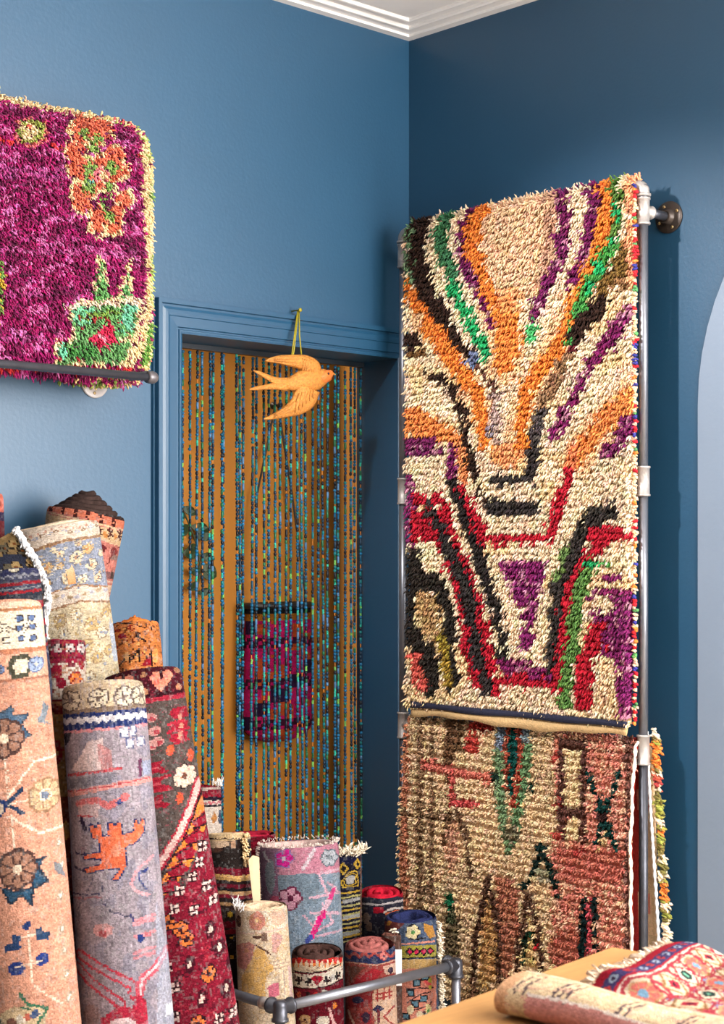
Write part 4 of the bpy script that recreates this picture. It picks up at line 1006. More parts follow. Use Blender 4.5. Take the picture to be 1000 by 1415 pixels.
r7.poly([(40, 1015), (60, 958), (140, 955), (165, 1010), (140, 1070), (60, 1070)], (74, 72, 58)); r7.poly([(66, 1012), (84, 980), (130, 980), (145, 1010), (130, 1046), (80, 1046)], IVORY); r7.petals(176, 1012, 38, 8, (150, 168, 204), (100, 110, 140), (240, 220, 180)); r7.poly([(0, 960), (40, 950), (20, 1060), (-60, 1060)], (228, 164, 136)); r7.petals(0, 1020, 24, 6, (110, 130, 170), (80, 80, 100))
r8 = c.view(0, 940, 2.979)
BL = (78, 106, 134); DB = (50, 84, 112); BR2 = (168, 124, 104); LN = (246, 222, 198)
r8.line([(25, 320), (36, 440), (62, 700)], 8, LN); r8.line([(36, 472), (140, 346), (260, 336)], 10, LN); r8.line([(40, 552), (160, 632), (300, 628)], 10, LN); r8.line([(50, 502), (150, 490)], 7, LN)
r8.poly([(-40, 150), (10, 128), (52, 104), (60, 146), (124, 148), (92, 190), (134, 242), (90, 246), (60, 205), (0, 170)], (60, 70, 84)); r8.poly([(-40, 155), (12, 134), (48, 114), (56, 152), (112, 154), (86, 190), (122, 238), (90, 240), (62, 200), (0, 166)], BL)
r8.petals(20, 238, 78, 8, BR2, (86, 62, 58), (250, 226, 196)); r8.poly([(175, 110), (200, 130), (180, 190), (215, 210), (150, 190), (165, 150)], (130, 140, 150))
r8.poly([(-60, 470), (0, 478), (44, 500), (0, 566), (-60, 566)], (40, 60, 112)); r8.ell(6, 520, 16, 20, (220, 200, 180)); r8.line([(42, 492), (90, 450)], 16, (44, 62, 92)); r8.line([(46, 512), (96, 546)], 16, (44, 62, 92))
r8.petals(182, 488, 66, 9, (206, 178, 140), (170, 130, 100), (120, 130, 150)); r8.ring(184, 486, 22, 7, (230, 210, 190))
r8.poly([(4, 825), (60, 846), (130, 840), (126, 742), (190, 726), (164, 770), (200, 832), (142, 852), (134, 916), (92, 872), (40, 906)], (44, 54, 70)); r8.poly([(14, 832), (62, 856), (138, 846), (136, 750), (180, 736), (152, 772), (186, 826), (132, 846), (126, 900), (92, 862), (46, 892)], DB)
r8.petals(74, 764, 76, 8, BR2, (84, 60, 56), (246, 222, 196))
r8.line([(118, 1010), (122, 1090), (136, 1222), (250, 1314)], 7, LN); r8.line([(60, 1030), (180, 1026)], 7, LN); r8.ell(110, 990, 17, 17, (40, 60, 112)); r8.poly([(22, 1060), (50, 1050), (52, 1016), (84, 1024), (86, 1076), (26, 1084)], (46, 70, 112)); r8.poly([(144, 1010), (170, 1004), (176, 1026), (204, 1028), (196, 1056), (148, 1050)], (46, 70, 104)); r8.ell(70, 1150, 34, 28, (44, 62, 128)); r8.ell(172, 1128, 28, 26, (44, 62, 128)); r8.line([(70, 1140), (170, 1135)], 6, LN)
r8.ell(95, 1350, 96, 56, (224, 196, 156)); r8.line([(84, 1244), (110, 1290), (194, 1318), (150, 1372), (110, 1440)], 12, (64, 116, 88)); r8.line([(84, 1300), (120, 1310)], 9, (64, 116, 88)); r8.ell(50, 1355, 20, 16, (140, 96, 80)); r8.ell(86, 1346, 18, 18, (240, 226, 206)); r8.ell(114, 1340, 14, 16, (206, 110, 90)); r8.ell(142, 1334, 18, 15, (60, 84, 130)); r8.line([(0, 1340), (20, 1380), (0, 1420)], 9, (80, 90, 80))
for x, y in ((238, 690), (248, 780), (244, 900), (252, 1030), (262, 1115), (272, 1210), (280, 1300)): r8.ell(x, y, 14, 22, (166, 160, 140), .7); r8.ell(x + 2, y, 7, 9, (240, 226, 206))
r8.poly([(215, 760), (250, 780), (270, 840), (225, 800)], (110, 126, 140), .8)
A_ = roll('rolled_rug', 'peach rolled rug with blue leaves and brown rosettes, nearest at the left edge', 'rug', G1, (-4, 838, 3.66), (45, 1415, 3.52), (61, 66), c, (206, 170, 140), turns=2.6, NA=140, cellpx=1.9, seed=1)

# ---- grey roll with the orange animal
c = Canvas(60, 935, 260, 1420, (158, 146, 156), 1.0, wob=.9, seed=6); c.mottle(.10, .6, .05, 3).mottle(.10, .05, .06, 9).mottle(.5, .05, .05, 14, (134, 132, 152), .6)
g = c.view(0, 940, 2.979)
g.rect(200, 0, 760, 122, (212, 190, 158)); g.rect(200, 18, 760, 30, (196, 172, 142)); g.rect(200, 112, 760, 130, (132, 110, 92))
for x in (180, 295, 408, 512, 580, 660): g.petals(x, 76, 42, 8, (224, 208, 180), (96, 78, 70), (110, 90, 80))
g.rect(200, 130, 760, 202, (36, 50, 104)); g.zig(200, 760, 160, 6, 16, 20, (226, 222, 226)); g.line([(200, 206), (760, 200)], 12, (220, 140, 146)); g.poly([(262, 210), (296, 206), (292, 240), (275, 262)], (26, 26, 40))
for a_ in ((492, 200, 530, 248), (532, 196, 560, 246), (518, 250, 550, 292), (560, 246, 596, 290)): g.rect(*a_, (96, 100, 134)); g.rect(a_[0] + 4, a_[1] + 4, a_[2] - 4, a_[3] - 4, (206, 204, 214))
g.poly([(298, 366), (372, 246), (425, 240), (440, 375)], (222, 198, 196)); g.poly([(400, 260), (460, 290), (470, 376), (420, 376)], (196, 130, 130), .8); g.line([(290, 384), (380, 376), (500, 370)], 10, (190, 70, 80)); g.poly([(290, 400), (480, 385), (470, 420), (290, 440)], (128, 124, 136))
g.line([(284, 462), (400, 445), (500, 436), (612, 430)], 24, (222, 150, 144)); g.line([(284, 452), (612, 422)], 5, (190, 80, 86)); g.line([(575, 345), (575, 410)], 12, (110, 60, 90)); g.rect(585, 350, 620, 410, (150, 156, 180))
g.line([(330, 500), (400, 490), (450, 520), (520, 486)], 26, (206, 110, 112)); g.rect(330, 505, 410, 560, (214, 176, 172), .7); g.ell(494, 508, 13, 13, (40, 56, 120)); g.line([(340, 560), (354, 606)], 16, (46, 36, 62)); g.line([(330, 550), (380, 556)], 6, (180, 60, 70))
an = [(373, 590), (388, 588), (392, 604), (402, 604), (406, 588), (418, 590), (420, 640), (446, 640), (450, 588), (464, 586), (470, 602), (480, 602), (484, 588), (498, 590), (500, 640), (548, 636), (552, 588), (562, 586), (568, 602), (578, 602), (584, 586), (596, 590), (592, 640), (566, 672), (514, 690), (520, 760), (482, 822), (466, 812), (498, 768), (430, 770), (360, 782), (352, 766), (424, 750), (424, 724), (352, 722), (352, 706), (420, 704), (414, 660), (382, 634)]
g.outline(an, 9, (52, 56, 100)); g.poly(an, (230, 112, 76)); g.ell(480, 700, 20, 26, (240, 160, 130), .7); g.line([(440, 650), (540, 650)], 10, (236, 130, 96), .8); g.line([(318, 700), (360, 712)], 8, (60, 56, 84)); g.line([(318, 760), (360, 776)], 8, (60, 56, 84)); g.ell(345, 690, 12, 12, (150, 130, 140))
g.line([(305, 868), (418, 866)], 6, (54, 54, 90)); g.line([(305, 884), (418, 880)], 6, (170, 110, 120)); g.line([(424, 826), (422, 890), (460, 940), (545, 970), (560, 1000)], 5, (84, 80, 104)); g.line([(330, 980), (330, 920), (390, 800)], 4, (104, 98, 116))
g.line([(536, 836), (568, 780), (604, 760), (630, 745)], 12, (222, 150, 160)); g.line([(536, 836), (570, 880), (612, 892)], 12, (222, 160, 168)); g.line([(575, 830), (570, 800), (605, 790)], 10, (54, 64, 120)); g.line([(575, 830), (600, 870)], 9, (60, 70, 120)); g.line([(540, 960), (545, 1000)], 8, (60, 60, 110))
g.ell(428, 1010, 40, 28, (214, 160, 160)); g.ell(425, 1020, 18, 14, (196, 90, 96)); 
for y in (985, 1000, 1048, 1110, 1130): g.line([(552, y), (634, y - 8)], 13, (212, 140, 150))
g.ell(578, 1056, 15, 17, (44, 60, 120)); g.ell(610, 1048, 14, 10, (200, 110, 120))
for a_ in ([(336, 1108), (440, 1170), (545, 1232), (550, 1270)], [(326, 1160), (380, 1210), (500, 1300)]): g.line(a_, 40, (196, 66, 84)); g.line(a_, 20, (168, 144, 156))
g.line([(680, 1130), (640, 1180), (585, 1215), (575, 1270)], 34, (204, 90, 106)); g.line([(680, 1130), (640, 1180), (585, 1215), (575, 1270)], 12, (226, 196, 202))
g.poly([(420, 1350), (480, 1310), (540, 1320), (570, 1270), (600, 1300), (610, 1430), (400, 1430)], (186, 46, 70)); g.ell(500, 1400, 62, 48, (232, 204, 206)); g.ell(380, 1340, 34, 40, (150, 128, 130)); g.poly([(640, 940), (700, 1180), (720, 1430), (640, 1430), (650, 1200)], (176, 184, 204), .6); g.rect(680, 1340, 708, 1382, (228, 230, 236))  # pale blue right edge: window sheen painted into the pile colour
g.mottle(.35, .7, .03, 55, (186, 178, 188), .66)
B_ = roll('rolled_rug', 'worn grey rolled rug with an orange animal figure and navy zigzag border', 'rug', G1, (142, 948, 3.80), (176, 1415, 3.64), (56, 64), c, (190, 164, 134), turns=2.4, NA=140, cellpx=1.9, seed=2)

# ---- dark red roll with salmon heart
c = Canvas(120, 905, 350, 1420, (86, 74, 70), 1.0, wob=.8, seed=8); c.mottle(.16, .35, .35, 3)
k = c.view(0, 940, 2.979)
k.rect(360, -110, 900, 78, (76, 20, 32)); k.rect(360, -110, 900, -30, (70, 18, 28)); k.poly([(360, 78), (900, 78), (900, 98), (360, 98)], (164, 40, 60)); k.rect(360, 62, 900, 74, (52, 12, 22))
for x in (510, 665): 
    k.heart(x, 12, 46, (232, 142, 116)); k.line([(x, -50), (x, 0)], 14, (60, 16, 26)); k.ell(x - 18, 16, 10, 12, (226, 106, 90))
for x in (600, 735): k.ell(x, 50, 12, 14, (190, 130, 96)); k.ell(x - 4, -20, 12, 12, (170, 120, 90))
for y, s_ in ((160, 1), (215, .8), (262, 1)): k.poly([(705, y - 24 * s_), (775, y - 28 * s_), (770, y), (790, y + 16), (720, y + 22 * s_), (700, y)], (156, 30, 50))
k.line([(742, 170), (748, 220), (742, 262)], 16, (226, 140, 120)); k.poly([(690, 190), (760, 186), (765, 200), (690, 206)], (180, 44, 62)); k.poly([(690, 224), (780, 220), (780, 232), (690, 236)], (164, 34, 54))
for x, y in ((622, 160), (640, 215), (628, 270), (655, 260)): k.ell(x, y, 26, 20, (206, 150, 144)); k.ell(x + 8, y + 6, 12, 10, (180, 70, 80))
for y in (365, 430, 500): k.poly([(600, y - 20), (676, y - 26), (664, y), (700, y + 16), (690, y + 26), (610, y + 22)], (152, 28, 48)); k.line([(600, y + 2), (660, y)], 8, (200, 84, 92))
k.rect(628, 400, 706, 412, (164, 34, 52)); k.rect(628, 452, 706, 462, (164, 34, 52))
for x, y in ((705, 302), (742, 502), (786, 338)): k.ell(x, y, 14, 24, (214, 92, 62))
k.diamond(762, 418, 50, 62, (50, 36, 36)); k.petals(762, 418, 50, 8, (236, 202, 182), None, (206, 120, 70)); k.ell(762, 418, 10, 14, (110, 60, 40))
k.poly([(838, 500), (850, 640), (780, 780), (665, 885), (655, 840), (720, 720)], (234, 132, 56))
k.poly([(640, 890), (760, 860), (800, 760), (850, 640), (930, 700), (1060, 1440), (560, 1440)], (128, 22, 44)); k.scatter(150, (640, 800, 1020, 1430), [(70, 14, 30), (170, 60, 76), (96, 16, 36), (160, 40, 56)], (5, 14), 6)
k.line([(822, 450), (790, 540), (740, 640), (660, 750), (600, 830)], 42, (172, 44, 62)); k.line([(822, 450), (790, 540), (740, 640), (660, 750), (600, 830)], 24, (226, 186, 178)); k.line([(838, 470), (806, 560), (760, 660), (660, 800)], 8, (40, 20, 24), dash=None)
for i in range(5):
    x, y = 840 - i * 34, 600 + i * 58
    k.poly([(x - 50, y), (x + 10, y - 24), (x + 40, y + 10), (x + 10, y + 34), (x - 40, y + 28)], (146, 24, 46)); k.line([(x - 50, y + 6), (x + 20, y - 18)], 7, (44, 16, 24)); k.line([(x - 40, y + 34), (x + 30, y + 30)], 7, (44, 16, 24))
wf = [(720, 930, 0), (790, 820, 0), (742, 862, 0), (835, 712, 0), (822, 770, 0), (852, 868, 0), (800, 950, 0), (690, 980, 1), (745, 1010, 1), (770, 1055, 1), (905, 1118, 2), (868, 1038, 2), (722, 1230, 0), (858, 1206, 1), (930, 1280, 2), (722, 1340, 0), (812, 1378, 1), (690, 1150, 0), (880, 930, 0), (900, 1380, 0), (960, 1380, 0), (640, 1010, 0), (780, 1150, 2), (830, 1290, 2), (955, 1190, 2)]
for x, y, t in wf:
    if t == 2: k.ell(x, y, 24, 34, (70, 14, 30)); k.ell(x, y, 9, 16, (224, 200, 186))
    else: k.petals(x, y, 25 if t == 0 else 34, 4 if t == 0 else 6, (228, 196, 188) if t == 0 else (226, 120, 60), (46, 20, 28), (60, 20, 30), pr=.36, a0=.78)
k.mottle(.4, .5, .5, 66, (186, 70, 92), .72)
C_ = roll('rolled_rug', 'dark red and brown rolled rug with salmon heart border and orange diagonal', 'rug', G1, (196, 932, 3.97), (264, 1415, 3.80), (54, 66), c, (78, 20, 30), turns=2.5, NA=140, cellpx=1.9, seed=3)

# ---- cream and blue-grey floral roll with white fringe
c = Canvas(0, 700, 180, 960, (218, 200, 166), .8, wob=.9, seed=9); c.mottle(.10, .1, .1, 3)
r = c.view(0, 640, 3.571)
r.poly([(60, 250), (640, 250), (640, 385), (440, 372), (330, 380), (160, 430), (60, 470)], (226, 208, 190)); r.poly([(60, 430), (160, 400), (330, 368), (520, 380), (640, 400), (640, 412), (520, 394), (330, 384), (160, 418), (60, 448)], (160, 122, 92))
r.poly([(60, 450), (200, 410), (330, 386), (520, 396), (640, 420), (640, 680), (520, 640), (380, 610), (240, 640), (60, 660)], (150, 158, 178))
r.poly([(100, 640), (240, 620), (400, 602), (560, 650), (640, 680), (640, 740), (560, 712), (400, 680), (240, 706), (100, 720)], (224, 206, 188)); r.line([(100, 640), (240, 624), (400, 606), (560, 650), (640, 676)], 9, (166, 126, 98)); r.line([(100, 722), (240, 708), (400, 684), (560, 716), (640, 740)], 9, (160, 120, 92))
for i, x in enumerate(range(110, 620, 34)):
    y = 330 + 10 * math.sin(i) + (abs(x - 350) / 300) ** 2 * 30; r.ell(x, y, 13, 10, (150, 120, 96) if i % 2 else (166, 170, 190)); r.ell(x, y, 6, 5, (236, 220, 200)); r.ell(x, y + 320, 13, 9, (176, 150, 118) if i % 2 else (190, 186, 196)); r.ell(x + 15, y - 22, 7, 7, (206, 150, 130))
fl = [(240, 500, 30), (300, 440, 22), (380, 470, 34), (430, 440, 30), (450, 520, 28), (340, 560, 36), (240, 580, 20), (410, 580, 24), (480, 590, 22), (300, 500, 20), (270, 420, 16), (390, 400, 18), (200, 480, 22), (500, 470, 20)]
for i, (x, y, s_) in enumerate(fl): r.petals(x, y, s_, 5 + i % 3, (228, 212, 178) if i % 3 else (214, 176, 122), (122, 116, 122), (200, 140, 100))
for i, (x, y, s_) in enumerate([(300, 760, 34), (380, 740, 28), (450, 800, 34), (320, 830, 26), (430, 900, 34), (500, 850, 30), (480, 960, 30), (400, 980, 28), (540, 940, 26), (440, 1050, 30), (520, 760, 24)]): r.petals(x, y, s_, 6, (230, 216, 188) if i % 2 else (204, 176, 126), (166, 138, 108), (150, 156, 176))
r.poly([(535, 790), (575, 850), (600, 1010), (560, 1000), (545, 900)], (176, 186, 206), .9); r.scatter(150, (180, 400, 600, 620), [(226, 212, 186), (214, 180, 130), (112, 116, 132), (236, 226, 208), (120, 130, 156)], (3, 9), 3); r.scatter(170, (200, 700, 620, 1080), [(236, 222, 196), (176, 150, 116), (196, 164, 110), (150, 156, 172), (240, 232, 216)], (3, 9), 4); r.mottle(.5, .5, .5, 35, (240, 230, 214), .74)  # bluish strip down the right side is painted-in window sheen
D_ = roll('rolled_rug', 'pale cream and grey-blue floral rolled rug edged with thick white fringe', 'rug', G1, (75, 728, 4.12), (108, 940, 4.08), (61, 57), c, (226, 206, 178), (150, 110, 70), turns=1.5, pitch=.012, NA=140, cellpx=1.4, lump=.03, seed=4, tiltrim=.012, bend=True)
# flap opening on its left with a dark floral face, and the white fringe down its edge
pth = [(75, 318), (100, 360), (130, 410), (165, 460), (190, 510), (212, 560), (232, 610), (240, 680), (228, 740), (220, 810), (222, 870)]
pts = [P(x / 3.571, 640 + y / 3.571, 4.00) for x, y in pth]
mb = MB(); fine = []
for i in range(len(pts) - 1):
    for t in np.linspace(0, 1, 6)[:-1]: fine.append(pts[i] * (1 - t) + pts[i + 1] * t)
fine.append(pts[-1])
mb.path(fine, [.0085 + .0022 * math.sin(i * 2.1) + random.uniform(-.001, .001) for i in range(len(fine))], 9); obj('fringe_cord', mb, M_WFRINGE, D_['root'], True)
fringe(D_, 'fringe', fine, [(-.3, -.6, -.5)] * len(fine), .014, .0026, per=5, color=(236, 234, 234))
cf = Canvas(-30, 700, 70, 880, (170, 140, 96), .8, wob=1.0, seed=19); cf.mottle(.2, .2, .2, 5)
r = cf.view(0, 640, 3.571); r.poly([(-100, 470), (120, 440), (150, 520), (160, 700), (-100, 700)], (62, 66, 84))
for i, (x, y) in enumerate([(20, 420), (70, 400), (110, 430), (150, 490), (170, 540), (190, 600), (40, 520), (80, 510), (-40, 450), (140, 580)]): r.petals(x, y, 26, 5, (196, 164, 112) if i % 2 else (120, 110, 90), (60, 48, 40), (150, 90, 50))
fl_o = [(-60, 420), (0, 388), (40, 368), (76, 338), (104, 372), (132, 422), (166, 474), (192, 524), (212, 575), (226, 640), (200, 650), (-60, 690)]
NX, NZ = 26, 30; V = []; fcx = []
def edge_r(y):  # right-hand outline of the flap
    return float(np.interp(y, [338, 372, 422, 474, 524, 575, 640, 700], [76, 104, 132, 166, 192, 212, 226, 226]))
def edge_t(x): return float(np.interp(x, [-90, 0, 40, 76], [430, 388, 368, 338]))
for j in range(NZ + 1):
    for i in range(NX + 1):
        f = i / NX; yb = 345 + 350 * j / NZ; xr = edge_r(yb); x = -90 + (xr + 90) * f
        y = max(yb, edge_t(min(x, 76)))
        V.append(P(x / 3.571, 640 + y / 3.571, 4.005 + .05 * (1 - f) ** 2))
Q = [(j * (NX + 1) + i, j * (NX + 1) + i + 1, (j + 1) * (NX + 1) + i + 1, (j + 1) * (NX + 1) + i) for j in range(NZ) for i in range(NX)]
Vn = np.array(V); cen = Vn[np.array(Q)].mean(1) - CAM; Yd = cen @ FW
fo = raw('flap', V, Q, None, M_WEAVE, D_['root'], True, cf.sample(CX + F * (cen @ RT) / Yd, HY - F * cen[:, 2] / Yd), 'FACE')
sm = fo.modifiers.new('thick', 'SOLIDIFY'); sm.thickness = .008; sm.offset = 1
mb = MB(); mb.path([P(x / 3.571, 640 + edge_t(x) / 3.571 - .5, 4.025 if x > 0 else 4.04) for x in np.linspace(-90, 76, 14)], .005, 8); obj('flap_edge', mb, mat('cream_binding', (222, 200, 160), rough=.9, noise=.1, nscale=100, bump=.4, bscale=200), D_['root'], True)

# ---- tall roll with the telescoped dark spiral top
c = Canvas(50, 690, 185, 850, (206, 128, 116), .8, wob=.7, seed=10); c.mottle(.12, .2, .2, 3)
r = c.view(0, 640, 3.571)
r.poly([(150, 180), (650, 180), (650, 262), (430, 232), (220, 214), (150, 216)], (52, 40, 38)); r.poly([(150, 216), (220, 212), (430, 232), (650, 262), (650, 300), (430, 270), (220, 262), (150, 262)], (218, 124, 96))
for x in range(240, 640, 62): r.rect(x, 214 + (x - 220) * .1, x + 16, 262 + (x - 220) * .1, (74, 30, 28)); r.ell(x + 8, 240 + (x - 220) * .1, 5, 6, (220, 140, 110))
r.line([(150, 266), (430, 284), (650, 306)], 9, (226, 186, 150)); r.poly([(150, 275), (430, 292), (650, 314), (650, 384), (480, 352), (150, 352)], (222, 188, 146)); 
for x in range(490, 640, 50): r.line([(x, 300), (x, 350)], 7, (84, 40, 34)); r.line([(x - 12, 310), (x + 12, 340)], 7, (84, 40, 34)); r.line([(x + 12, 310), (x - 12, 340)], 7, (84, 40, 34)); r.ell(x + 25, 335, 10, 16, (196, 130, 70))
r.line([(470, 354), (650, 388)], 9, (226, 186, 150)); r.diamond(505, 400, 22, 20, (110, 40, 44)); r.diamond(560, 410, 24, 24, (140, 60, 60)); r.rect(545, 428, 620, 452, (150, 120, 112)); r.line([(530, 470), (560, 400), (600, 380)], 5, (120, 50, 50)); r.rect(510, 510, 580, 545, (140, 100, 100)); r.line([(490, 550), (620, 570)], 10, (222, 180, 160)); r.rect(500, 574, 620, 610, (222, 190, 162)); r.line([(490, 614), (620, 630)], 10, (222, 170, 156)); r.rect(500, 630, 620, 690, (212, 150, 136)); r.ell(548, 665, 10, 18, (120, 40, 44))
E_ = roll('rolled_rug', 'tallest rolled rug, salmon pink with a telescoped dark brown coiled top', 'rug', G1, (119, 708, 4.33), (98, 840, 4.32), (54, 49), c, (56, 43, 40), turns=5.0, NA=120, cellpx=1.4, pitch=.0152, cone=.056, seed=5, lump=.01, bend=True)

# ---- orange folded roll
c = Canvas(140, 840, 240, 940, (212, 128, 70), .7, wob=.8, seed=12); c.mottle(.2, .25, .25, 3)
r = c.view(130, 830, 6.25); r.scatter(70, (150, 100, 620, 620), [(60, 28, 20), (150, 40, 30), (236, 170, 100), (226, 140, 60)], (8, 22), 5)
r.rect(100, 100, 600, 170, (230, 150, 70)); r.mottle(.8, .5, .3, 8, (92, 44, 26), .70); r.ell(250, 300, 34, 22, (150, 26, 46)); r.poly([(400, 560), (490, 470), (500, 560)], (160, 30, 46)); r.line([(230, 550), (300, 440), (310, 520)], 16, (40, 22, 18)); r.line([(330, 500), (390, 420), (395, 520)], 16, (40, 22, 18)); r.line([(490, 460), (495, 560)], 16, (40, 22, 18)); r.line([(360, 300), (440, 350)], 14, (40, 22, 18)); r.ell(285, 470, 26, 40, (230, 170, 110)); r.ell(530, 480, 26, 60, (236, 160, 90)); r.line([(180, 180), (340, 200), (440, 240)], 10, (60, 30, 20))
Fr_ = roll('rolled_rug', 'short bright orange rolled rug beside the door casing', 'rug', G1, (186, 862, 4.30), (190, 935, 4.28), (35, 37), c, (206, 120, 56), (120, 60, 30), turns=3.2, NA=90, cellpx=1.0, cone=.022, lump=.10, seed=6)

# ---- crimson roll between the peach and grey ones
c = Canvas(48, 870, 130, 1420, (150, 116, 74), .8, wob=.8, seed=13); c.mottle(.2, .4, .4, 3)
r = c.view(0, 640, 3.571)
r.rect(150, 840, 480, 1180, (142, 28, 56)); r.rect(150, 840, 480, 884, (136, 24, 52))
for i, (x, y) in enumerate([(235, 915), (290, 915), (345, 915), (400, 915)]): r.petals(x, y, 26, 5, (206, 190, 186), (60, 24, 36), (142, 28, 56))
r.line([(150, 958), (480, 958)], 9, (110, 16, 40)); r.rect(215, 985, 440, 1170, (206, 190, 176)); r.ell(280, 1030, 26, 40, (148, 24, 50)); r.ell(300, 1090, 24, 26, (142, 22, 46)); r.petals(372, 1068, 34, 6, (234, 130, 60), (140, 40, 40), (170, 30, 40)); r.ell(240, 1130, 26, 34, (140, 26, 52)); r.ell(350, 1000, 22, 12, (120, 50, 60)); r.ell(330, 1130, 24, 16, (60, 30, 36)); r.ell(400, 1000, 16, 20, (150, 30, 50))
g = c.view(0, 940, 2.979); g.rect(180, 78, 330, 140, (108, 24, 34)); g.line([(190, 100), (300, 96)], 10, (186, 130, 90)); g.rect(180, 140, 330, 170, (170, 130, 80)); g.ell(225, 300, 36, 55, (136, 26, 46)); g.ell(225, 300, 14, 20, (210, 160, 110)); g.rect(180, 480, 330, 720, (110, 30, 34), .7); g.rect(200, 720, 330, 1440, (104, 24, 34)); g.mottle(.6, .4, .3, 9, (150, 90, 60), .66); g.ell(270, 620, 20, 40, (190, 140, 80)); g.ell(285, 900, 14, 40, (56, 20, 28)); g.ell(290, 1080, 14, 34, (160, 60, 60))
Gr_ = roll('rolled_rug', 'narrow crimson rolled rug squeezed between the peach and grey rolls', 'rug', G1, (88, 886, 3.91), (92, 1415, 3.80), (30, 32), c, (140, 30, 56), turns=2.2, NA=70, cellpx=3.0, seed=7)

# ---- navy roll standing behind the peach one, and a rust one behind the cream one
c = Canvas(-45, 740, 75, 850, (60, 62, 82), .8, wob=.6, seed=14); c.mottle(.3, .4, .3, 3)
r = c.view(0, 640, 3.571); r.rect(-200, 520, 300, 560, (50, 52, 84)); r.zig(-200, 300, 560, 6, 20, 9, (130, 130, 140)); r.rect(-200, 590, 300, 606, (140, 34, 44)); r.zig(-200, 300, 622, 5, 18, 8, (120, 124, 130)); r.rect(-200, 632, 300, 646, (150, 36, 46)); r.rect(-200, 646, 300, 690, (50, 54, 66)); r.rect(-200, 688, 300, 720, (160, 28, 46)); r.petals(70, 510, 34, 6, (190, 180, 160), (40, 40, 56)); r.petals(0, 500, 30, 6, (170, 160, 150), (40, 40, 56))
J_ = roll('rolled_rug', 'navy rolled rug with thin red stripes rising behind the peach roll', 'rug', G1, (12, 790, 3.86), (28, 950, 3.84), (42, 44), c, (54, 54, 74), turns=2.6, NA=90, cellpx=1.6, seed=8, bend=True)
c = Canvas(-50, 710, 60, 800, (126, 62, 56), .8, wob=.6, seed=15); c.mottle(.3, .3, .4, 3)
H_ = roll('rolled_rug', 'dull maroon rolled rug just visible behind the cream floral roll', 'rug', G1, (8, 742, 4.255), (14, 900, 4.25), (40, 42), c, (122, 66, 66), (96, 50, 46), turns=2.6, NA=70, cellpx=2.0, seed=9)
c = Canvas(-60, 660, 12, 800, (206, 110, 96), .8, wob=.6, seed=16); c.mottle(.4, .3, .3, 3); c.rect(-60, 660, 12, 690, (216, 120, 100)); c.rect(-60, 708, 12, 720, (60, 50, 80)); c.rect(-60, 720, 12, 800, (120, 50, 56))
K_ = roll('rolled_rug', 'salmon rolled rug cut off by the left edge of the view', 'rug', G1, (-30, 684, 4.12), (-26, 840, 4.10), (34, 35), c, (190, 100, 90), turns=2.6, NA=70, cellpx=2.0, seed=10)

# ================================================================== small rolls in the pipe bin
rb = lambda c: c.view(260, 1060, 2.5)
# striped, at the back left
c = Canvas(255, 1070, 320, 1300, (226, 210, 196), .8, wob=.6, seed=20); k = rb(c)
k.rect(-20, 40, 140, 84, (128, 24, 44)); k.rect(-20, 70, 140, 80, (190, 170, 160)); k.rect(-20, 84, 140, 104, (150, 20, 46)); k.rect(-20, 104, 140, 116, (40, 28, 44)); k.zig(-20, 140, 124, 4, 9, 6, (206, 110, 120)); k.rect(-20, 131, 140, 138, (40, 28, 36)); k.poly([(78, 180), (90, 150), (100, 180), (88, 196)], (206, 140, 80)); k.rect(104, 150, 140, 196, (70, 80, 104))
R1 = roll('rolled_rug', 'cream rolled rug with a crimson and black striped top, beside the heart-bordered tall roll', 'rug', G2, (283, 1086, 4.74), (285, 1280, 4.70), (22, 23), c, (126, 24, 44), turns=2.4, NA=70, cellpx=1.6, seed=11)
fringe(R1, 'fringe', [onroll(R1, t, -.002) for t in np.linspace(.6, 2.2, 12)], [(0, 0, 1)] * 12, .018, .0018, per=4, color=(236, 228, 220))
# crimson hollow roll behind
c = Canvas(300, 1130, 390, 1300, (146, 26, 50), .8, wob=.6, seed=21); c.mottle(.2, .3, .3, 3); rb(c).rect(100, 240, 330, 258, (110, 14, 34))
R3 = roll('rolled_rug', 'plain crimson rolled rug with an open coiled end behind the beige and black one', 'rug', G2, (346, 1152, 4.86), (348, 1290, 4.85), (35, 36), c, (166, 34, 58), (130, 22, 44), turns=1.6, pitch=.016, NA=80, cellpx=1.6, squash=.95, seed=12)
# beige and black
c = Canvas(275, 1135, 360, 1320, (58, 40, 38), .8, wob=.9, seed=22); c.mottle(.3, .3, .3, 3); k = c.view(280, 1070, 6.25)
k.rect(-60, 440, 480, 570, (226, 196, 150)); k.zig(40, 400, 556, 5, 12, 8, (60, 30, 24)); k.rect(-60, 570, 480, 640, (44, 32, 30)); k.poly([(40, 610), (80, 570), (230, 575), (230, 620), (100, 640)], (220, 190, 160)); k.poly([(240, 580), (280, 575), (290, 640), (240, 640)], (190, 150, 120)); k.rect(-60, 640, 480, 800, (42, 34, 32)); k.ell(120, 650, 50, 22, (90, 60, 50))
for y, cc_ in ((820, (120, 24, 44)), (855, (110, 20, 38)), (880, (226, 180, 110)), (905, (190, 150, 90)), (930, (40, 26, 26)), (960, (100, 18, 36)), (990, (30, 24, 26)), (1020, (180, 140, 100)), (1050, (120, 24, 44)), (1085, (40, 30, 30)), (1110, (170, 130, 90))): k.line([(-60, y - 6), (140, y - 10), (300, y + 14), (480, y)], 30, cc_)
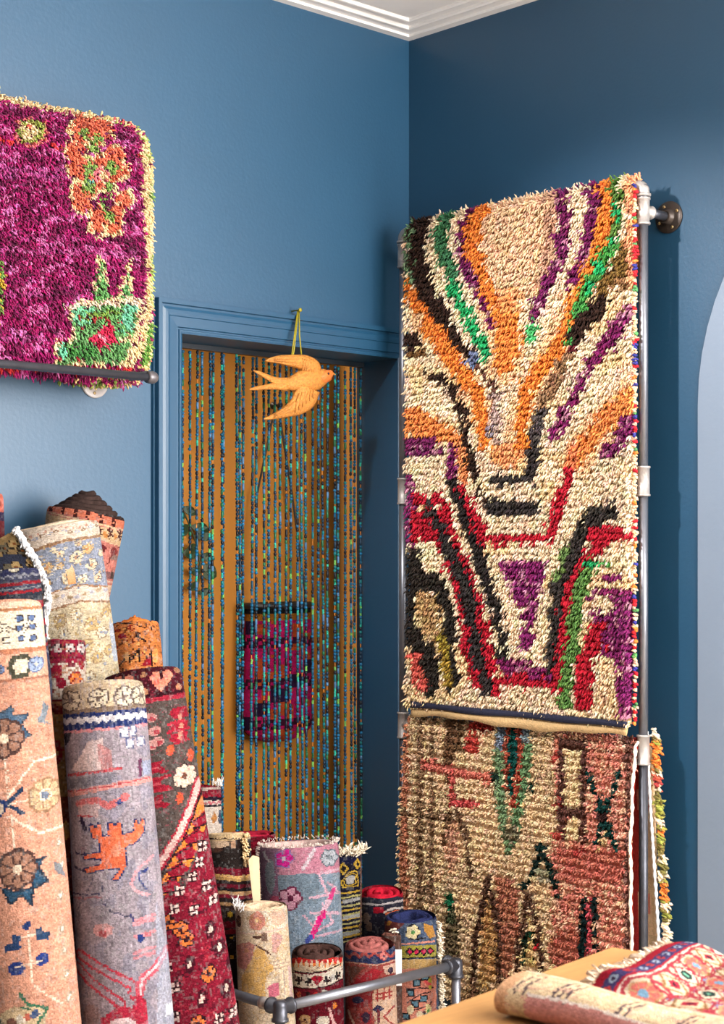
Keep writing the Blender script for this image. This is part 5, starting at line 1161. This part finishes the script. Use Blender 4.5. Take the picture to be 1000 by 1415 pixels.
k = c.view(310, 1230, 5.88); k.rect(-300, 160, 400, 240, (50, 36, 30)); k.ell(50, 190, 26, 26, (196, 160, 50)); k.rect(-300, 250, 400, 300, (120, 20, 40)); k.rect(-300, 310, 400, 350, (140, 24, 44)); k.rect(-300, 350, 400, 900, (36, 28, 30)); k.poly([(30, 366), (90, 366), (60, 394)], (220, 170, 60)); k.poly([(60, 512), (90, 545), (30, 545)], (220, 170, 60))
R2 = roll('rolled_rug', 'beige-topped rolled rug with black and maroon bands and a tufted fringe', 'rug', G2, (314, 1152, 4.58), (318, 1320, 4.53), (32, 33), c, (226, 198, 156), (200, 160, 110), turns=2.4, pitch=.014, NA=90, cellpx=1.2, seed=13)
fringe(R2, 'fringe', [onroll(R2, .75 + .06 * math.sin(i), .004 + i * .0032, .003) for i in range(26)], [unit(-FW * .8 + RT * .4)] * 26, .014, .0028, per=5, color=(226, 196, 150))
# pale pink and slate blue: the biggest of them
c = Canvas(345, 1150, 490, 1420, (140, 158, 176), .8, wob=.8, seed=23); c.mottle(.10, .6, .1, 3).mottle(.5, .4, .3, 9, (112, 134, 156), .6); k = rb(c)
k.rect(200, 220, 620, 372, (206, 138, 160)); k.mottle(.5, .5, .2, 12, (196, 120, 146), .6) if False else None
k.poly([(200, 220), (312, 220), (312, 480), (200, 480)], (150, 112, 138)); k.rect(200, 260, 245, 480, (140, 104, 126)); k.ell(285, 370, 16, 60, (150, 160, 170)); k.ell(300, 460, 20, 24, (196, 90, 120))
k.petals(332, 312, 32, 5, (216, 40, 150), (150, 120, 180), (210, 200, 216)); k.line([(262, 288), (280, 320)], 9, (222, 214, 220)); k.line([(438, 280), (395, 352)], 12, (222, 206, 216)); k.petals(486, 318, 30, 6, (190, 196, 206), (110, 124, 136), (150, 160, 170)); k.line([(445, 278), (490, 262)], 7, (100, 80, 110))
k.rect(312, 368, 450, 470, (122, 140, 156)); k.petals(350, 448, 40, 5, (206, 150, 170), (110, 40, 70), (90, 30, 56)); k.rect(245, 475, 330, 500, (206, 190, 190))
for a_ in ([(448, 372), (520, 360)], [(452, 380), (480, 440), (470, 430)], [(420, 450), (530, 440)], [(420, 500), (525, 510), (540, 560)], [(440, 580), (530, 570)], [(460, 470), (500, 540), (450, 560)], [(400, 510), (440, 560)], [(520, 440), (480, 400)]): k.line(a_, 8, (222, 178, 196))
k.line([(502, 425), (470, 490), (440, 540), (416, 592)], 20, (226, 190, 206)); k.line([(500, 430), (488, 455)], 17, (226, 70, 140)); k.line([(466, 505), (424, 580)], 20, (226, 40, 130)); k.line([(420, 580), (408, 600)], 18, (70, 84, 160)); k.rect(520, 440, 640, 900, (176, 188, 202), .5)
R4 = roll('rolled_rug', 'wide pink and slate blue rolled rug with a magenta stripe and open end', 'rug', G2, (412, 1166, 4.72), (424, 1400, 4.69), (55, 54), c, (204, 176, 170), (150, 96, 96), turns=1.35, pitch=.012, NA=130, cellpx=1.2, seed=14)
fringe(R4, 'fringe', [onroll(R4, t, -.004) for t in np.linspace(0, 6.2, 70)], [(0, 0, 1)] * 70, .007, .0015, per=3, fan=.6, color=(232, 218, 208))
fringe(R4, 'fringe', [onroll(R4, -1.33, t, .002) for t in np.linspace(.0, .2, 40)], [tuple(-RT)] * 40, .010, .0018, per=3, color=(226, 206, 200))
# navy and gold with the heart
c = Canvas(440, 1150, 515, 1330, (26, 24, 40), .6, wob=.5, seed=24); k = c.view(430, 1140, 5)
GO = (204, 166, 60)
k.rect(100, 100, 400, 270, (26, 28, 62)); k.diamond(222, 300, 36, 50, GO); k.diamond(222, 300, 20, 28, (30, 24, 30)); k.diamond(318, 270, 30, 40, GO); k.diamond(318, 270, 12, 18, (30, 24, 30))
for r_, cc_ in ((80, GO), (66, (26, 22, 34)), (54, GO), (42, (26, 22, 34)), (30, (176, 174, 170))): k.poly([(265 - r_ * .85, 395), (255 - r_ * .3, 370 - r_ * .2), (265 - r_ * .1, 365 - r_ * .55), (280 + r_ * .2, 370 - r_ * .75), (285 + r_ * .45, 365 - r_ * .5), (285 + r_ * .5, 385 + r_ * .5), (265 - r_ * .6, 390 + r_ * .55)], cc_)
for i, y in enumerate(range(465, 800, 30)): k.line([(180, y + 6), (260, y), (345, y - 14)], 13, GO if i % 2 == 0 else (186, 176, 110))
for y in (520, 632, 745): k.line([(225, y + 4), (270, y), (325, y - 12)], 24, (168, 168, 166))
k.line([(345, 200), (340, 800)], 12, (120, 90, 80))
R5 = roll('rolled_rug', 'navy rolled rug with gold heart and stripe pattern and a shaggy cream fringe', 'rug', G2, (472, 1174, 4.87), (474, 1310, 4.86), (27, 27), c, (120, 110, 100), (40, 36, 52), turns=2.0, NA=90, cellpx=1.0, seed=15)
fringe(R5, 'fringe', [onroll(R5, t, .004, .001) for t in np.linspace(-.4, 1.9, 44)], [unit(np.array([-.4, -.5, .45]))] * 44, .034, .0024, per=4, fan=.7)
# crimson and navy
c = Canvas(490, 1205, 570, 1330, (42, 40, 56), .6, wob=.6, seed=25); k = c.view(430, 1140, 5)
k.rect(300, 380, 700, 500, (172, 20, 44)); k.rect(300, 498, 700, 540, (46, 48, 64)); k.line([(340, 540), (480, 550), (640, 520)], 13, (206, 196, 196)); k.rect(425, 565, 500, 606, (176, 24, 46)); k.line([(500, 600), (560, 575), (640, 570)], 14, (220, 206, 200)); k.line([(510, 612), (600, 590)], 13, (226, 110, 60)); k.ell(380, 640, 26, 40, (132, 110, 98)); k.ell(400, 700, 24, 30, (120, 96, 84))
R6 = roll('rolled_rug', 'rolled rug with a crimson coiled top above navy and white bands', 'rug', G2, (527, 1232, 4.88), (528, 1330, 4.91), (30, 30), c, (176, 26, 48), (150, 18, 40), turns=2.0, pitch=.020, NA=80, cellpx=1.0, seed=16)
# pale floral
c = Canvas(315, 1240, 415, 1420, (228, 206, 176), .7, wob=.8, seed=26); c.mottle(.10, .5, .1, 3); k = c.view(310, 1230, 5.88)
k.rect(60, 150, 600, 345, (226, 208, 184)); k.mottle(.3, .3, .3, 7, (214, 180, 160), .62); k.ell(262, 250, 66, 74, (212, 140, 124)); k.ell(258, 246, 14, 14, (236, 206, 150)); k.ell(440, 225, 60, 66, (224, 184, 160)); k.ring(262, 250, 92, 10, (236, 222, 204)); k.ring(440, 225, 84, 9, (236, 222, 204)); k.ell(118, 240, 20, 44, (90, 64, 60)); k.line([(90, 335), (300, 345), (520, 310)], 12, (222, 186, 172))
k.poly([(100, 430), (200, 410), (250, 440), (210, 560), (160, 640), (110, 600)], (202, 138, 130)); k.poly([(380, 360), (440, 350), (470, 400), (420, 520), (390, 500)], (214, 164, 156)); k.poly([(210, 560), (260, 440), (330, 500), (400, 640), (330, 700), (320, 900), (140, 850), (130, 700)], (226, 180, 110)); k.mottle(.4, .25, .25, 27, (206, 160, 96), .68); k.poly([(345, 780), (430, 740), (445, 850), (370, 880)], (204, 110, 130)); k.line([(255, 440), (375, 520)], 14, (96, 60, 50)); k.rect(225, 365, 300, 385, (90, 60, 50)); k.rect(300, 350, 345, 410, (96, 64, 56), .7)
for x, y in ((440, 590), (480, 640), (470, 610)): k.line([(x - 80, y), (x + 60, y - 20)], 8, (180, 150, 130))
k.line([(480, 660), (490, 930)], 9, (190, 170, 160)); k.line([(530, 640), (545, 930)], 26, (222, 190, 186)); k.line([(440, 690), (450, 900)], 9, (206, 180, 150))
R7 = roll('rolled_rug', 'pale cream rolled rug with pink rosettes and yellow patches behind the bin rail', 'rug', G2, (361, 1252, 4.38), (368, 1400, 4.38), (36, 39), c, (216, 190, 160), (150, 120, 96), turns=2.0, pitch=.013, NA=110, cellpx=1.1, seed=17, lump=.03)
fringe(R7, 'fringe', [onroll(R7, t, -.003) for t in np.linspace(-1.9, -.9, 8)], [(0, 0, 1)] * 8, .022, .0018, per=3, color=(226, 224, 224))
# black and red with heart band
c = Canvas(395, 1300, 485, 1420, (120, 22, 40), .6, wob=.6, seed=28); k = c.view(310, 1230, 5.88)
k.rect(500, 400, 1000, 570, (60, 40, 38)); k.rect(500, 555, 1000, 660, (228, 206, 176))
for i, x in enumerate(range(560, 960, 42)): k.poly([(x - 24, 550), (x + 24, 545), (x + 4, 620)], (196, 44, 40)); k.poly([(x - 10, 590), (x + 10, 590), (x + 2, 630)], (230, 130, 60))
k.line([(560, 652), (700, 668), (830, 652), (940, 600)], 9, BLK); k.poly([(540, 665), (700, 680), (830, 664), (960, 610), (960, 720), (830, 776), (700, 790), (540, 776)], (226, 214, 196)); k.line([(540, 780), (700, 796), (830, 776), (960, 720)], 10, (60, 20, 26))
for x, y in ((600, 728), (680, 738), (830, 730), (910, 695)): k.rect(x - 9, y - 34, x + 9, y + 34, BLK); k.rect(x - 30, y - 8, x + 30, y + 10, BLK); k.ell(x + 26, y - 20, 9, 11, BLK)
k.heart(752, 728, 44, (176, 28, 52)); k.ell(880, 706, 20, 24, (190, 186, 180)); k.ell(742, 835, 20, 20, (196, 50, 56)); k.ell(605, 840, 20, 24, (196, 90, 60)); k.ell(680, 830, 18, 18, (40, 20, 26)); k.ell(810, 820, 26, 16, (200, 196, 190)); k.rect(500, 870, 1000, 1300, (110, 20, 36)); k.ell(655, 1040, 46, 42, (214, 170, 120)); k.ell(655, 1040, 12, 10, (80, 40, 30)); k.ell(800, 1055, 50, 44, (226, 214, 196)); k.line([(850, 960), (890, 1090)], 26, (228, 180, 176)); k.ell(895, 930, 16, 30, (226, 130, 50)); k.mottle(.5, .3, .3, 30, (70, 16, 26), .70)
R8 = roll('rolled_rug', 'red and black rolled rug with a white heart band and dark coiled end', 'rug', G2, (438, 1314, 4.42), (439, 1415, 4.445), (35, 36), c, (66, 46, 42), (44, 30, 28), turns=3.0, pitch=.019, NA=110, cellpx=.9, seed=18)
# brown-red with the rose spiral
c = Canvas(465, 1290, 555, 1420, (156, 70, 64), .6, wob=.7, seed=29); c.mottle(.15, .4, .3, 3); k = c.view(460, 1240, 5.556)
k.rect(50, 340, 520, 400, (150, 84, 80)); k.poly([(60, 400), (300, 410), (500, 370), (500, 470), (330, 512), (60, 480)], (42, 52, 92)); k.zig(80, 500, 440, 16, 40, 22, (170, 74, 70)); k.petals(385, 450, 34, 5, (222, 130, 124), (150, 60, 60), (42, 52, 92)); k.line([(60, 486), (330, 518), (500, 478)], 8, (206, 160, 136))
k.poly([(110, 520), (250, 530), (130, 640)], (110, 70, 60)); k.poly([(300, 540), (380, 560), (270, 700), (120, 680), (200, 600)], (164, 40, 50)); k.poly([(380, 530), (500, 500), (500, 580), (400, 590)], (214, 176, 156)); k.ell(440, 560, 20, 24, (60, 40, 60)); k.poly([(110, 690), (300, 700), (310, 780), (220, 840), (120, 830)], (140, 44, 48)); k.ell(190, 780, 44, 26, (46, 44, 74))
k.poly([(310, 690), (480, 660), (500, 1000), (330, 1000), (300, 850)], (212, 176, 150)); 
for a_ in ([(330, 740), (450, 720)], [(330, 770), (450, 750)], [(340, 700), (340, 790)], [(390, 690), (390, 780)], [(430, 690), (430, 770)], [(390, 910), (470, 830)], [(400, 920), (480, 990)]): k.line(a_, 13, (160, 60, 58))
k.diamond(345, 850, 44, 34, (52, 44, 76)); k.line([(345, 860), (345, 990)], 20, (120, 40, 50)); k.poly([(200, 880), (300, 870), (290, 960), (200, 990)], (150, 50, 56)); k.ell(250, 910, 30, 40, (60, 40, 60)); k.line([(120, 860), (170, 990)], 16, (206, 170, 150))
R9 = roll('rolled_rug', 'rust red rolled rug with a navy band and rosy brown coiled end', 'rug', G2, (511, 1305, 4.49), (513, 1415, 4.515), (35, 36), c, (150, 88, 84), (120, 64, 60), turns=3.2, pitch=.018, NA=110, cellpx=.9, cone=.014, seed=19)
# slim brown one with white tag
c = Canvas(525, 1280, 570, 1420, (92, 66, 58), .8, seed=32); c.mottle(.3, .3, .3, 3)
R10 = roll('rolled_rug', 'slim dark brown rolled rug between the rust red and navy fringed ones', 'rug', G2, (540, 1291, 4.59), (542, 1415, 4.575), (14, 14), c, (110, 72, 62), turns=2.2, NA=60, cellpx=1.6, seed=20)
# navy with fringe both sides
c = Canvas(522, 1250, 620, 1420, (78, 94, 122), .6, wob=.6, seed=33); c.mottle(.25, .3, .3, 3); k = c.view(460, 1240, 5.556)
k.rect(300, 80, 860, 175, (34, 40, 78)); k.poly([(380, 175), (560, 190), (470, 270), (400, 260)], (120, 60, 56)); k.ell(430, 190, 16, 20, (222, 150, 60)); k.poly([(690, 200), (760, 220), (785, 300), (740, 320), (700, 260)], (196, 142, 70))
k.ell(610, 265, 52, 62, (30, 28, 40)); k.petals(610, 265, 60, 5, (232, 216, 168), None, (90, 150, 80), pr=.44); k.line([(640, 320), (700, 310)], 12, (30, 28, 40)); k.line([(500, 355), (770, 340)], 14, (226, 150, 130)); k.rect(480, 366, 790, 462, (170, 160, 66)); k.line([(480, 462), (790, 458)], 12, BLK)
for x in (585, 640, 692, 742): k.diamond(x, 412, 34, 34, BLK); k.diamond(x, 412, 20, 22, (206, 40, 84))
k.rect(480, 470, 790, 560, (206, 170, 110)); k.rect(470, 540, 790, 1000, (214, 136, 116))
for x, y in ((640, 648), (702, 602), (690, 770), (594, 726), (628, 806), (560, 900), (720, 900)): k.rect(x - 30, y - 28, x + 30, y + 28, BLK); k.rect(x - 20, y - 19, x + 20, y + 19, (92, 130, 150))
for a_ in ([(560, 690), (760, 690)], [(570, 800), (650, 740), (740, 720)], [(620, 850), (700, 830)], [(580, 600), (620, 570)], [(670, 900), (750, 800)]): k.line(a_, 9, (40, 24, 34))
k.line([(742, 620), (742, 690)], 20, (170, 160, 60)); k.ell(590, 850, 26, 36, (230, 210, 170)); k.ell(725, 850, 22, 40, (226, 210, 150)); k.line([(725, 850), (725, 880)], 10, (90, 150, 80)); k.ell(660, 890, 24, 30, (226, 206, 170)); k.line([(700, 640), (740, 660)], 22, (226, 90, 90))
R11 = roll('rolled_rug', 'navy-topped rolled rug with lime diamond band and cream fringe down both edges', 'rug', G2, (567, 1266, 4.69), (572, 1412, 4.71), (36, 36), c, (36, 42, 80), (60, 70, 100), turns=1.7, pitch=.014, NA=120, cellpx=.9, seed=21)
for th_ in (-.62, 1.35):
    fringe(R11, 'fringe', [onroll(R11, th_ + .08 * math.sin(i * .7), .018 + i * .0058, .003) for i in range(44)], [unit(-FW * .7 + RT * (.7 if th_ > 0 else -.5))] * 44, .016, .0026, per=5, fan=.6)
# price tags
def paper(name, parent, pts, m_, label):
    mb = MB(); q = [np.asarray(p, float) for p in pts]; mb.extrude(q, -FW * .0012); o = obj(name, mb, m_, parent); o['label'] = label; return o
paper('tag', R2['root'], [P(343, 1188, 4.50), P(349, 1182, 4.50), P(358, 1184, 4.50), P(360, 1250, 4.49), P(350, 1250, 4.49)], M_TAG, 'tan paper price tag')
paper('tag', R10['root'], [P(545, 1312, 4.545), P(555, 1312, 4.545), P(555, 1362, 4.54), P(545, 1362, 4.54)], M_WTAG, 'white paper price tag')

# ================================================================== pipe bin round the small rolls
binr = thing('pipe_bin', (-.79, -.64, 0), 'low grey pipe bin on the floor fencing in the small rolled rugs', 'bin')
ZB, YB1, XL, XRr = .330, -.645, -1.100, -.462
rq = .0128
mb = MB(); mb.tube((XL, YB1, ZB), (XRr, YB1, ZB), rq, 20); obj('front_rail', mb, M_STEEL, binr, True)
mb = MB(); mb.tube((XL, YB1, ZB), (XL, -.10, ZB), rq, 18); obj('side_rail', mb, M_IRON, binr, True)
for x, y in ((XL, YB1), (XRr, YB1), (XL, -.10)):
    mb = MB(); mb.tube((x, y, .0), (x, y, ZB), rq, 18); obj('post', mb, M_STEEL if x == XRr else M_IRON, binr, True)
    mb = MB(); mb.lathe((x, y, 0), (0, 0, 1), [(.0445, 0), (.0445, .006), (.02, .009), (.018, .026), (rq, .027)], 24); obj('foot_flange', mb, M_BRONZE, binr, True)
def corner(c0, d1, d2):
    mb = MB(); c0 = np.asarray(c0, float)
    mb.lathe(c0, (0, 0, 1), [(.001, .0195), (.010, .0190), (.0165, .014), (.0185, .006), (.0185, -.026), (.0215, -.027), (.0215, -.034), (.013, -.035)], 24)
    for d in (d1, d2): mb.lathe(c0, d, [(.0178, 0), (.0178, .030), (.0208, .031), (.0208, .038), (.013, .039)], 22)
    o = obj('corner_fitting', mb, M_IRON, binr, True); return o
for (x, y, d1, d2) in ((XL, YB1, (1, 0, 0), (0, 1, 0)), (XRr, YB1, (-1, 0, 0), (0, 1, 0))):
    cf_ = corner((x, y, ZB), d1, d2)
mb = MB(); mb.lathe((XL, YB1 + .045, ZB), (0, 1, 0), [(.013, 0), (.0158, .001), (.0158, .026), (.013, .027)], 20); obj('collar', mb, M_GALV, binr, True)

# ================================================================== table in the foreground with two rugs
ang = math.atan2(.085, .613)
ux = np.array([math.cos(ang), math.sin(ang), 0]); uy = np.array([-math.sin(ang), math.cos(ang), 0])
TO = onZ(846, 1309, .75)                       # far left-hand corner of the top
ZT = .75
def tb(a, b, z=0.0): return TO - ux * a - uy * b + np.array([0, 0, z])      # a along the long edge towards the camera, b across
table = thing('display_table', tuple(tb(.75, .4, -ZT)), 'pale pine display table in the right foreground carrying two rugs', 'table')
for i in range(5):
    mb = MB(); w_ = .17
    a0, b0, b1 = -.0, i * w_, (i + 1) * w_ - .002
    vs = [tb(a0, b0), tb(1.5, b0), tb(1.5, b1), tb(a0, b1)]; mb.extrude(vs, (0, 0, -.035)); obj('plank', mb, M_TABLE, table)
for a_, b_ in ((.08, .06), (1.42, .06), (.08, .79), (1.42, .79)):
    mb = MB(); mb.extrude([tb(a_ - .035, b_ - .035, -.035), tb(a_ + .035, b_ - .035, -.035), tb(a_ + .035, b_ + .035, -.035), tb(a_ - .035, b_ + .035, -.035)], (0, 0, -(ZT - .036))); obj('leg', mb, M_TABLE, table)
mb = MB(); mb.extrude([tb(.08, .05, -.035), tb(1.42, .05, -.035), tb(1.42, .075, -.035), tb(.08, .075, -.035)], (0, 0, -.09)); mb.extrude([tb(.08, .775, -.035), tb(1.42, .775, -.035), tb(1.42, .80, -.035), tb(.08, .80, -.035)], (0, 0, -.09)); obj('apron', mb, M_TABLE, table)

def sheet_rug(name, label, prof, start, along, across, L, NL, NP, canvas_fn, thick, mname, group='rugs on the table'):
    """soft slab: closed cross-section prof (across, up) swept along a direction; canvas_fn(s, l) gives colours (s = 0..1 round the section)"""
    pf = np.array(prof, float); seg = np.linalg.norm(np.diff(np.vstack([pf, pf[:1]]), axis=0), axis=1); cum = np.concatenate([[0], np.cumsum(seg)]); tot = cum[-1]
    s = np.linspace(0, tot, NP + 1)[:-1]; ext = np.vstack([pf, pf[:1]])
    q = np.stack([np.interp(s, cum, ext[:, k]) for k in range(2)], 1)
    for _ in range(2): q = (np.roll(q, 1, 0) + 2 * q + np.roll(q, -1, 0)) / 4
    V = []; 
    for j in range(NL + 1):
        l = L * j / NL
        for i in range(NP):
            wv = .003 * math.sin(l * 17 + q[i, 0] * 20) * (1 if q[i, 1] > .008 else 0)
            V.append(start + along * l + across * q[i, 0] + np.array([0, 0, max(.0015, q[i, 1] + wv)]))
    Q = [(j * NP + i, j * NP + (i + 1) % NP, (j + 1) * NP + (i + 1) % NP, (j + 1) * NP + i) for j in range(NL) for i in range(NP)]
    S_, L_ = np.meshgrid((s + tot / NP / 2), (np.arange(NL) + .5) * L / NL)
    col = canvas_fn(S_.ravel(), L_.ravel())
    base = start + along * L / 2; base = np.array([base[0], base[1], start[2]])
    o = thing(name, tuple(base), label, 'rug', group)
    raw('folded_pile', V, Q, None, M_WEAVE, o, True, col * RNG.uniform(.56, .78, (len(col), 1)), 'FACE')
    caps = MB()
    for j in (0, NL): caps.add([V[j * NP + i] for i in range(NP)], [tuple(range(NP))])
    obj('cut_end', caps, M_HEM, o)
    return o, q, V, NP
# beige and pink rolled rug lying along the near side
p0 = onZ(716, 1379, ZT + .022); p0[2] = ZT
p1 = onZ(1010, 1452, ZT + .022); p1[2] = ZT
al = unit(p1 - p0); ac = np.array([-al[1], al[0], 0]); 
if np.dot(ac, FW) < 0: ac = -ac
prof = [(.060 * math.cos(t) * (1 + .05 * math.cos(3 * t)), .031 + .030 * math.sin(t)) for t in np.linspace(0, 2 * math.pi, 40)[:-1]]
c1 = Canvas(0, 0, 640, 320, (232, 204, 166), 1.0, wob=2, seed=40); c1.mottle(.10, .06, .06, 3)
# x = mm along the roll, y = mm round the section starting at the far side, going over the top to the near side
c1.rect(0, 0, 640, 70, (214, 196, 164)); c1.mottle(.5, .06, .08, 13, (206, 190, 150), .6); c1.rect(60, 128, 640, 320, (214, 150, 144)); c1.mottle(.3, .05, .3, 17, (206, 130, 132), .62)
for x in (40, 56, 112, 124, 136, 230, 244, 330, 342): c1.line([(x, 72), (x - 8, 100), (x - 6, 128)], 5, (96, 80, 84))
c1.line([(0, 70), (640, 74)], 4, (226, 160, 120)); c1.line([(60, 126), (640, 128)], 5, (236, 220, 210)); c1.rect(0, 60, 22, 320, (222, 172, 132))
for i, x in enumerate(range(20, 640, 46)): c1.ell(x, 40, 16, 12, (206, 160, 150) if i % 2 else (170, 180, 176), .8); c1.ell(x + 20, 56, 8, 8, (220, 150, 120), .8)
sheet_rug('rolled_rug', 'blurred beige and pink rolled rug lying in front on the pine table', prof, p0, al, ac, .62, 150, 110, lambda s, l: c1.sample(l * 1000, s * 1000), .01, 'a')
# crimson bordered rug folded behind it: a wavy edge that runs away from the camera, the field spreading to the right
ep = [(808, 1388, .760), (815, 1375, .765), (822, 1360, .774), (832, 1346, .786), (846, 1341, .790), (864, 1341, .786), (882, 1332, .780), (900, 1319, .776), (918, 1309, .772), (932, 1305, .764)]
E3 = np.array([onZ(x, y, z) for x, y, z in ep])
tt = np.linspace(0, len(ep) - 1, 121); EP = np.stack([np.interp(tt, range(len(ep)), E3[:, k_]) for k_ in range(3)], 1)
for _ in range(6): EP[1:-1] = (EP[:-2] + 2 * EP[1:-1] + EP[2:]) / 4
adir = onZ(1000, 1338, .78) - onZ(918, 1309, .78); adir[2] = 0; adir = unit(adir)
NB = 200; WB = .60
c2 = Canvas(0, 0, 680, 460, (222, 198, 172), 1.0, wob=2.2, seed=44); c2.mottle(.10, .1, .1, 3)
# x = mm across from the edge, y = mm along it
c2.rect(0, 0, 28, 460, (184, 28, 52)); c2.rect(28, 0, 62, 460, (72, 62, 112)); c2.rect(62, 0, 72, 460, (188, 36, 56)); c2.rect(70, 0, 78, 460, (238, 222, 206)); c2.rect(78, 0, 84, 460, (184, 60, 76))
for i, y in enumerate(range(14, 460, 36)): c2.ell(45, y, 11, 11, (210, 66, 62) if i % 2 else (176, 190, 214)); c2.ell(45, y, 5, 5, (60, 40, 70))
for i, x in enumerate(range(122, 680, 74)):
    for j, y in enumerate(range(10, 470, 76)):
        t = (i + j) % 3; yy_ = y + (i % 2) * 38
        c2.line([(x - 38, yy_ + 38), (x + 10, yy_ + 42)], 6, (184, 60, 76))
        if t == 0: c2.diamond(x, yy_, 40, 40, (170, 40, 60)); c2.diamond(x, yy_, 31, 31, (238, 222, 196)); c2.ell(x, yy_, 16, 16, (40, 60, 56)); c2.ell(x, yy_, 6, 6, (120, 190, 160))
        elif t == 1: c2.petals(x, yy_, 32, 8, (210, 110, 100), (190, 150, 110), (160, 180, 206)); c2.ell(x, yy_, 11, 11, (120, 160, 190))
        else: c2.diamond(x, yy_, 42, 36, (154, 112, 70)); c2.diamond(x, yy_, 34, 28, (234, 208, 172)); c2.diamond(x, yy_, 18, 18, (174, 40, 62)); c2.ell(x, yy_, 6, 6, (60, 30, 44))
        c2.ell(x + 37, yy_ + 38, 14, 14, (140, 146, 184)); c2.ell(x + 37, yy_, 10, 12, (150, 100, 60)); c2.ring(x, yy_, 46, 6, (170, 60, 72))
fold = thing('folded_rug', (E3[5][0] + adir[0] * .3, E3[5][1] + adir[1] * .3, ZT), 'crimson bordered patterned rug folded on the far end of the pine table', 'rug', 'rugs on the table')
V = []; ly = np.concatenate([[0], np.cumsum(np.linalg.norm(np.diff(EP, axis=0), axis=1))])
for j in range(len(EP)):
    for i in range(NB + 1):
        b_ = WB * i / NB; zed = EP[j, 2] - ZT
        fall = math.exp(-(b_ / .16) ** 2)
        z_ = zed * fall + (.016 + .012 * math.exp(-((b_ - .22) / .06) ** 2)) * (1 - fall) + .012 * math.sin(min(b_ / .05, math.pi)) * (1 if b_ < .157 else 0)
        V.append(EP[j] * np.array([1, 1, 0]) + adir * b_ + np.array([0, 0, ZT + max(.010, z_)]))
n1 = NB + 1
Q = [(j * n1 + i, j * n1 + i + 1, (j + 1) * n1 + i + 1, (j + 1) * n1 + i) for j in range(len(EP) - 1) for i in range(NB)]
BB, LL = np.meshgrid((np.arange(NB) + .5) * WB / NB * 1000, (ly[:-1] + ly[1:]) / 2 * 1000)
col = c2.sample(BB.ravel(), LL.ravel())
fo = raw('folded_pile', V, Q, None, M_WEAVE, fold, True, col * RNG.uniform(.42, .62, (len(col), 1)), 'FACE')
sm = fo.modifiers.new('thick', 'SOLIDIFY'); sm.thickness = .008; sm.offset = 0
V = []                                                 # lower layers of the fold, resting on the table
for j in range(0, len(EP), 4):
    for b_, zz_ in ((.012, 0.001), (.012, max(.003, EP[j, 2] - ZT - .006)), (.16, .012), (.58, .010), (.58, .001)):
        V.append(EP[j] * np.array([1, 1, 0]) + adir * b_ + np.array([0, 0, ZT + zz_]))
nn = len(range(0, len(EP), 4))
Q = [(j * 5 + i, j * 5 + i + 1, (j + 1) * 5 + i + 1, (j + 1) * 5 + i) for j in range(nn - 1) for i in range(4)]
raw('under_fold', V, Q, None, M_HEM, fold)
fp = EP[8:-2:1] - adir * .002
fringe(dict(root=fold), 'fringe', fp, [tuple(-adir + np.array([0, 0, -.15]))] * len(fp), .026, .0026, per=5, fan=.35, color=(238, 216, 194))
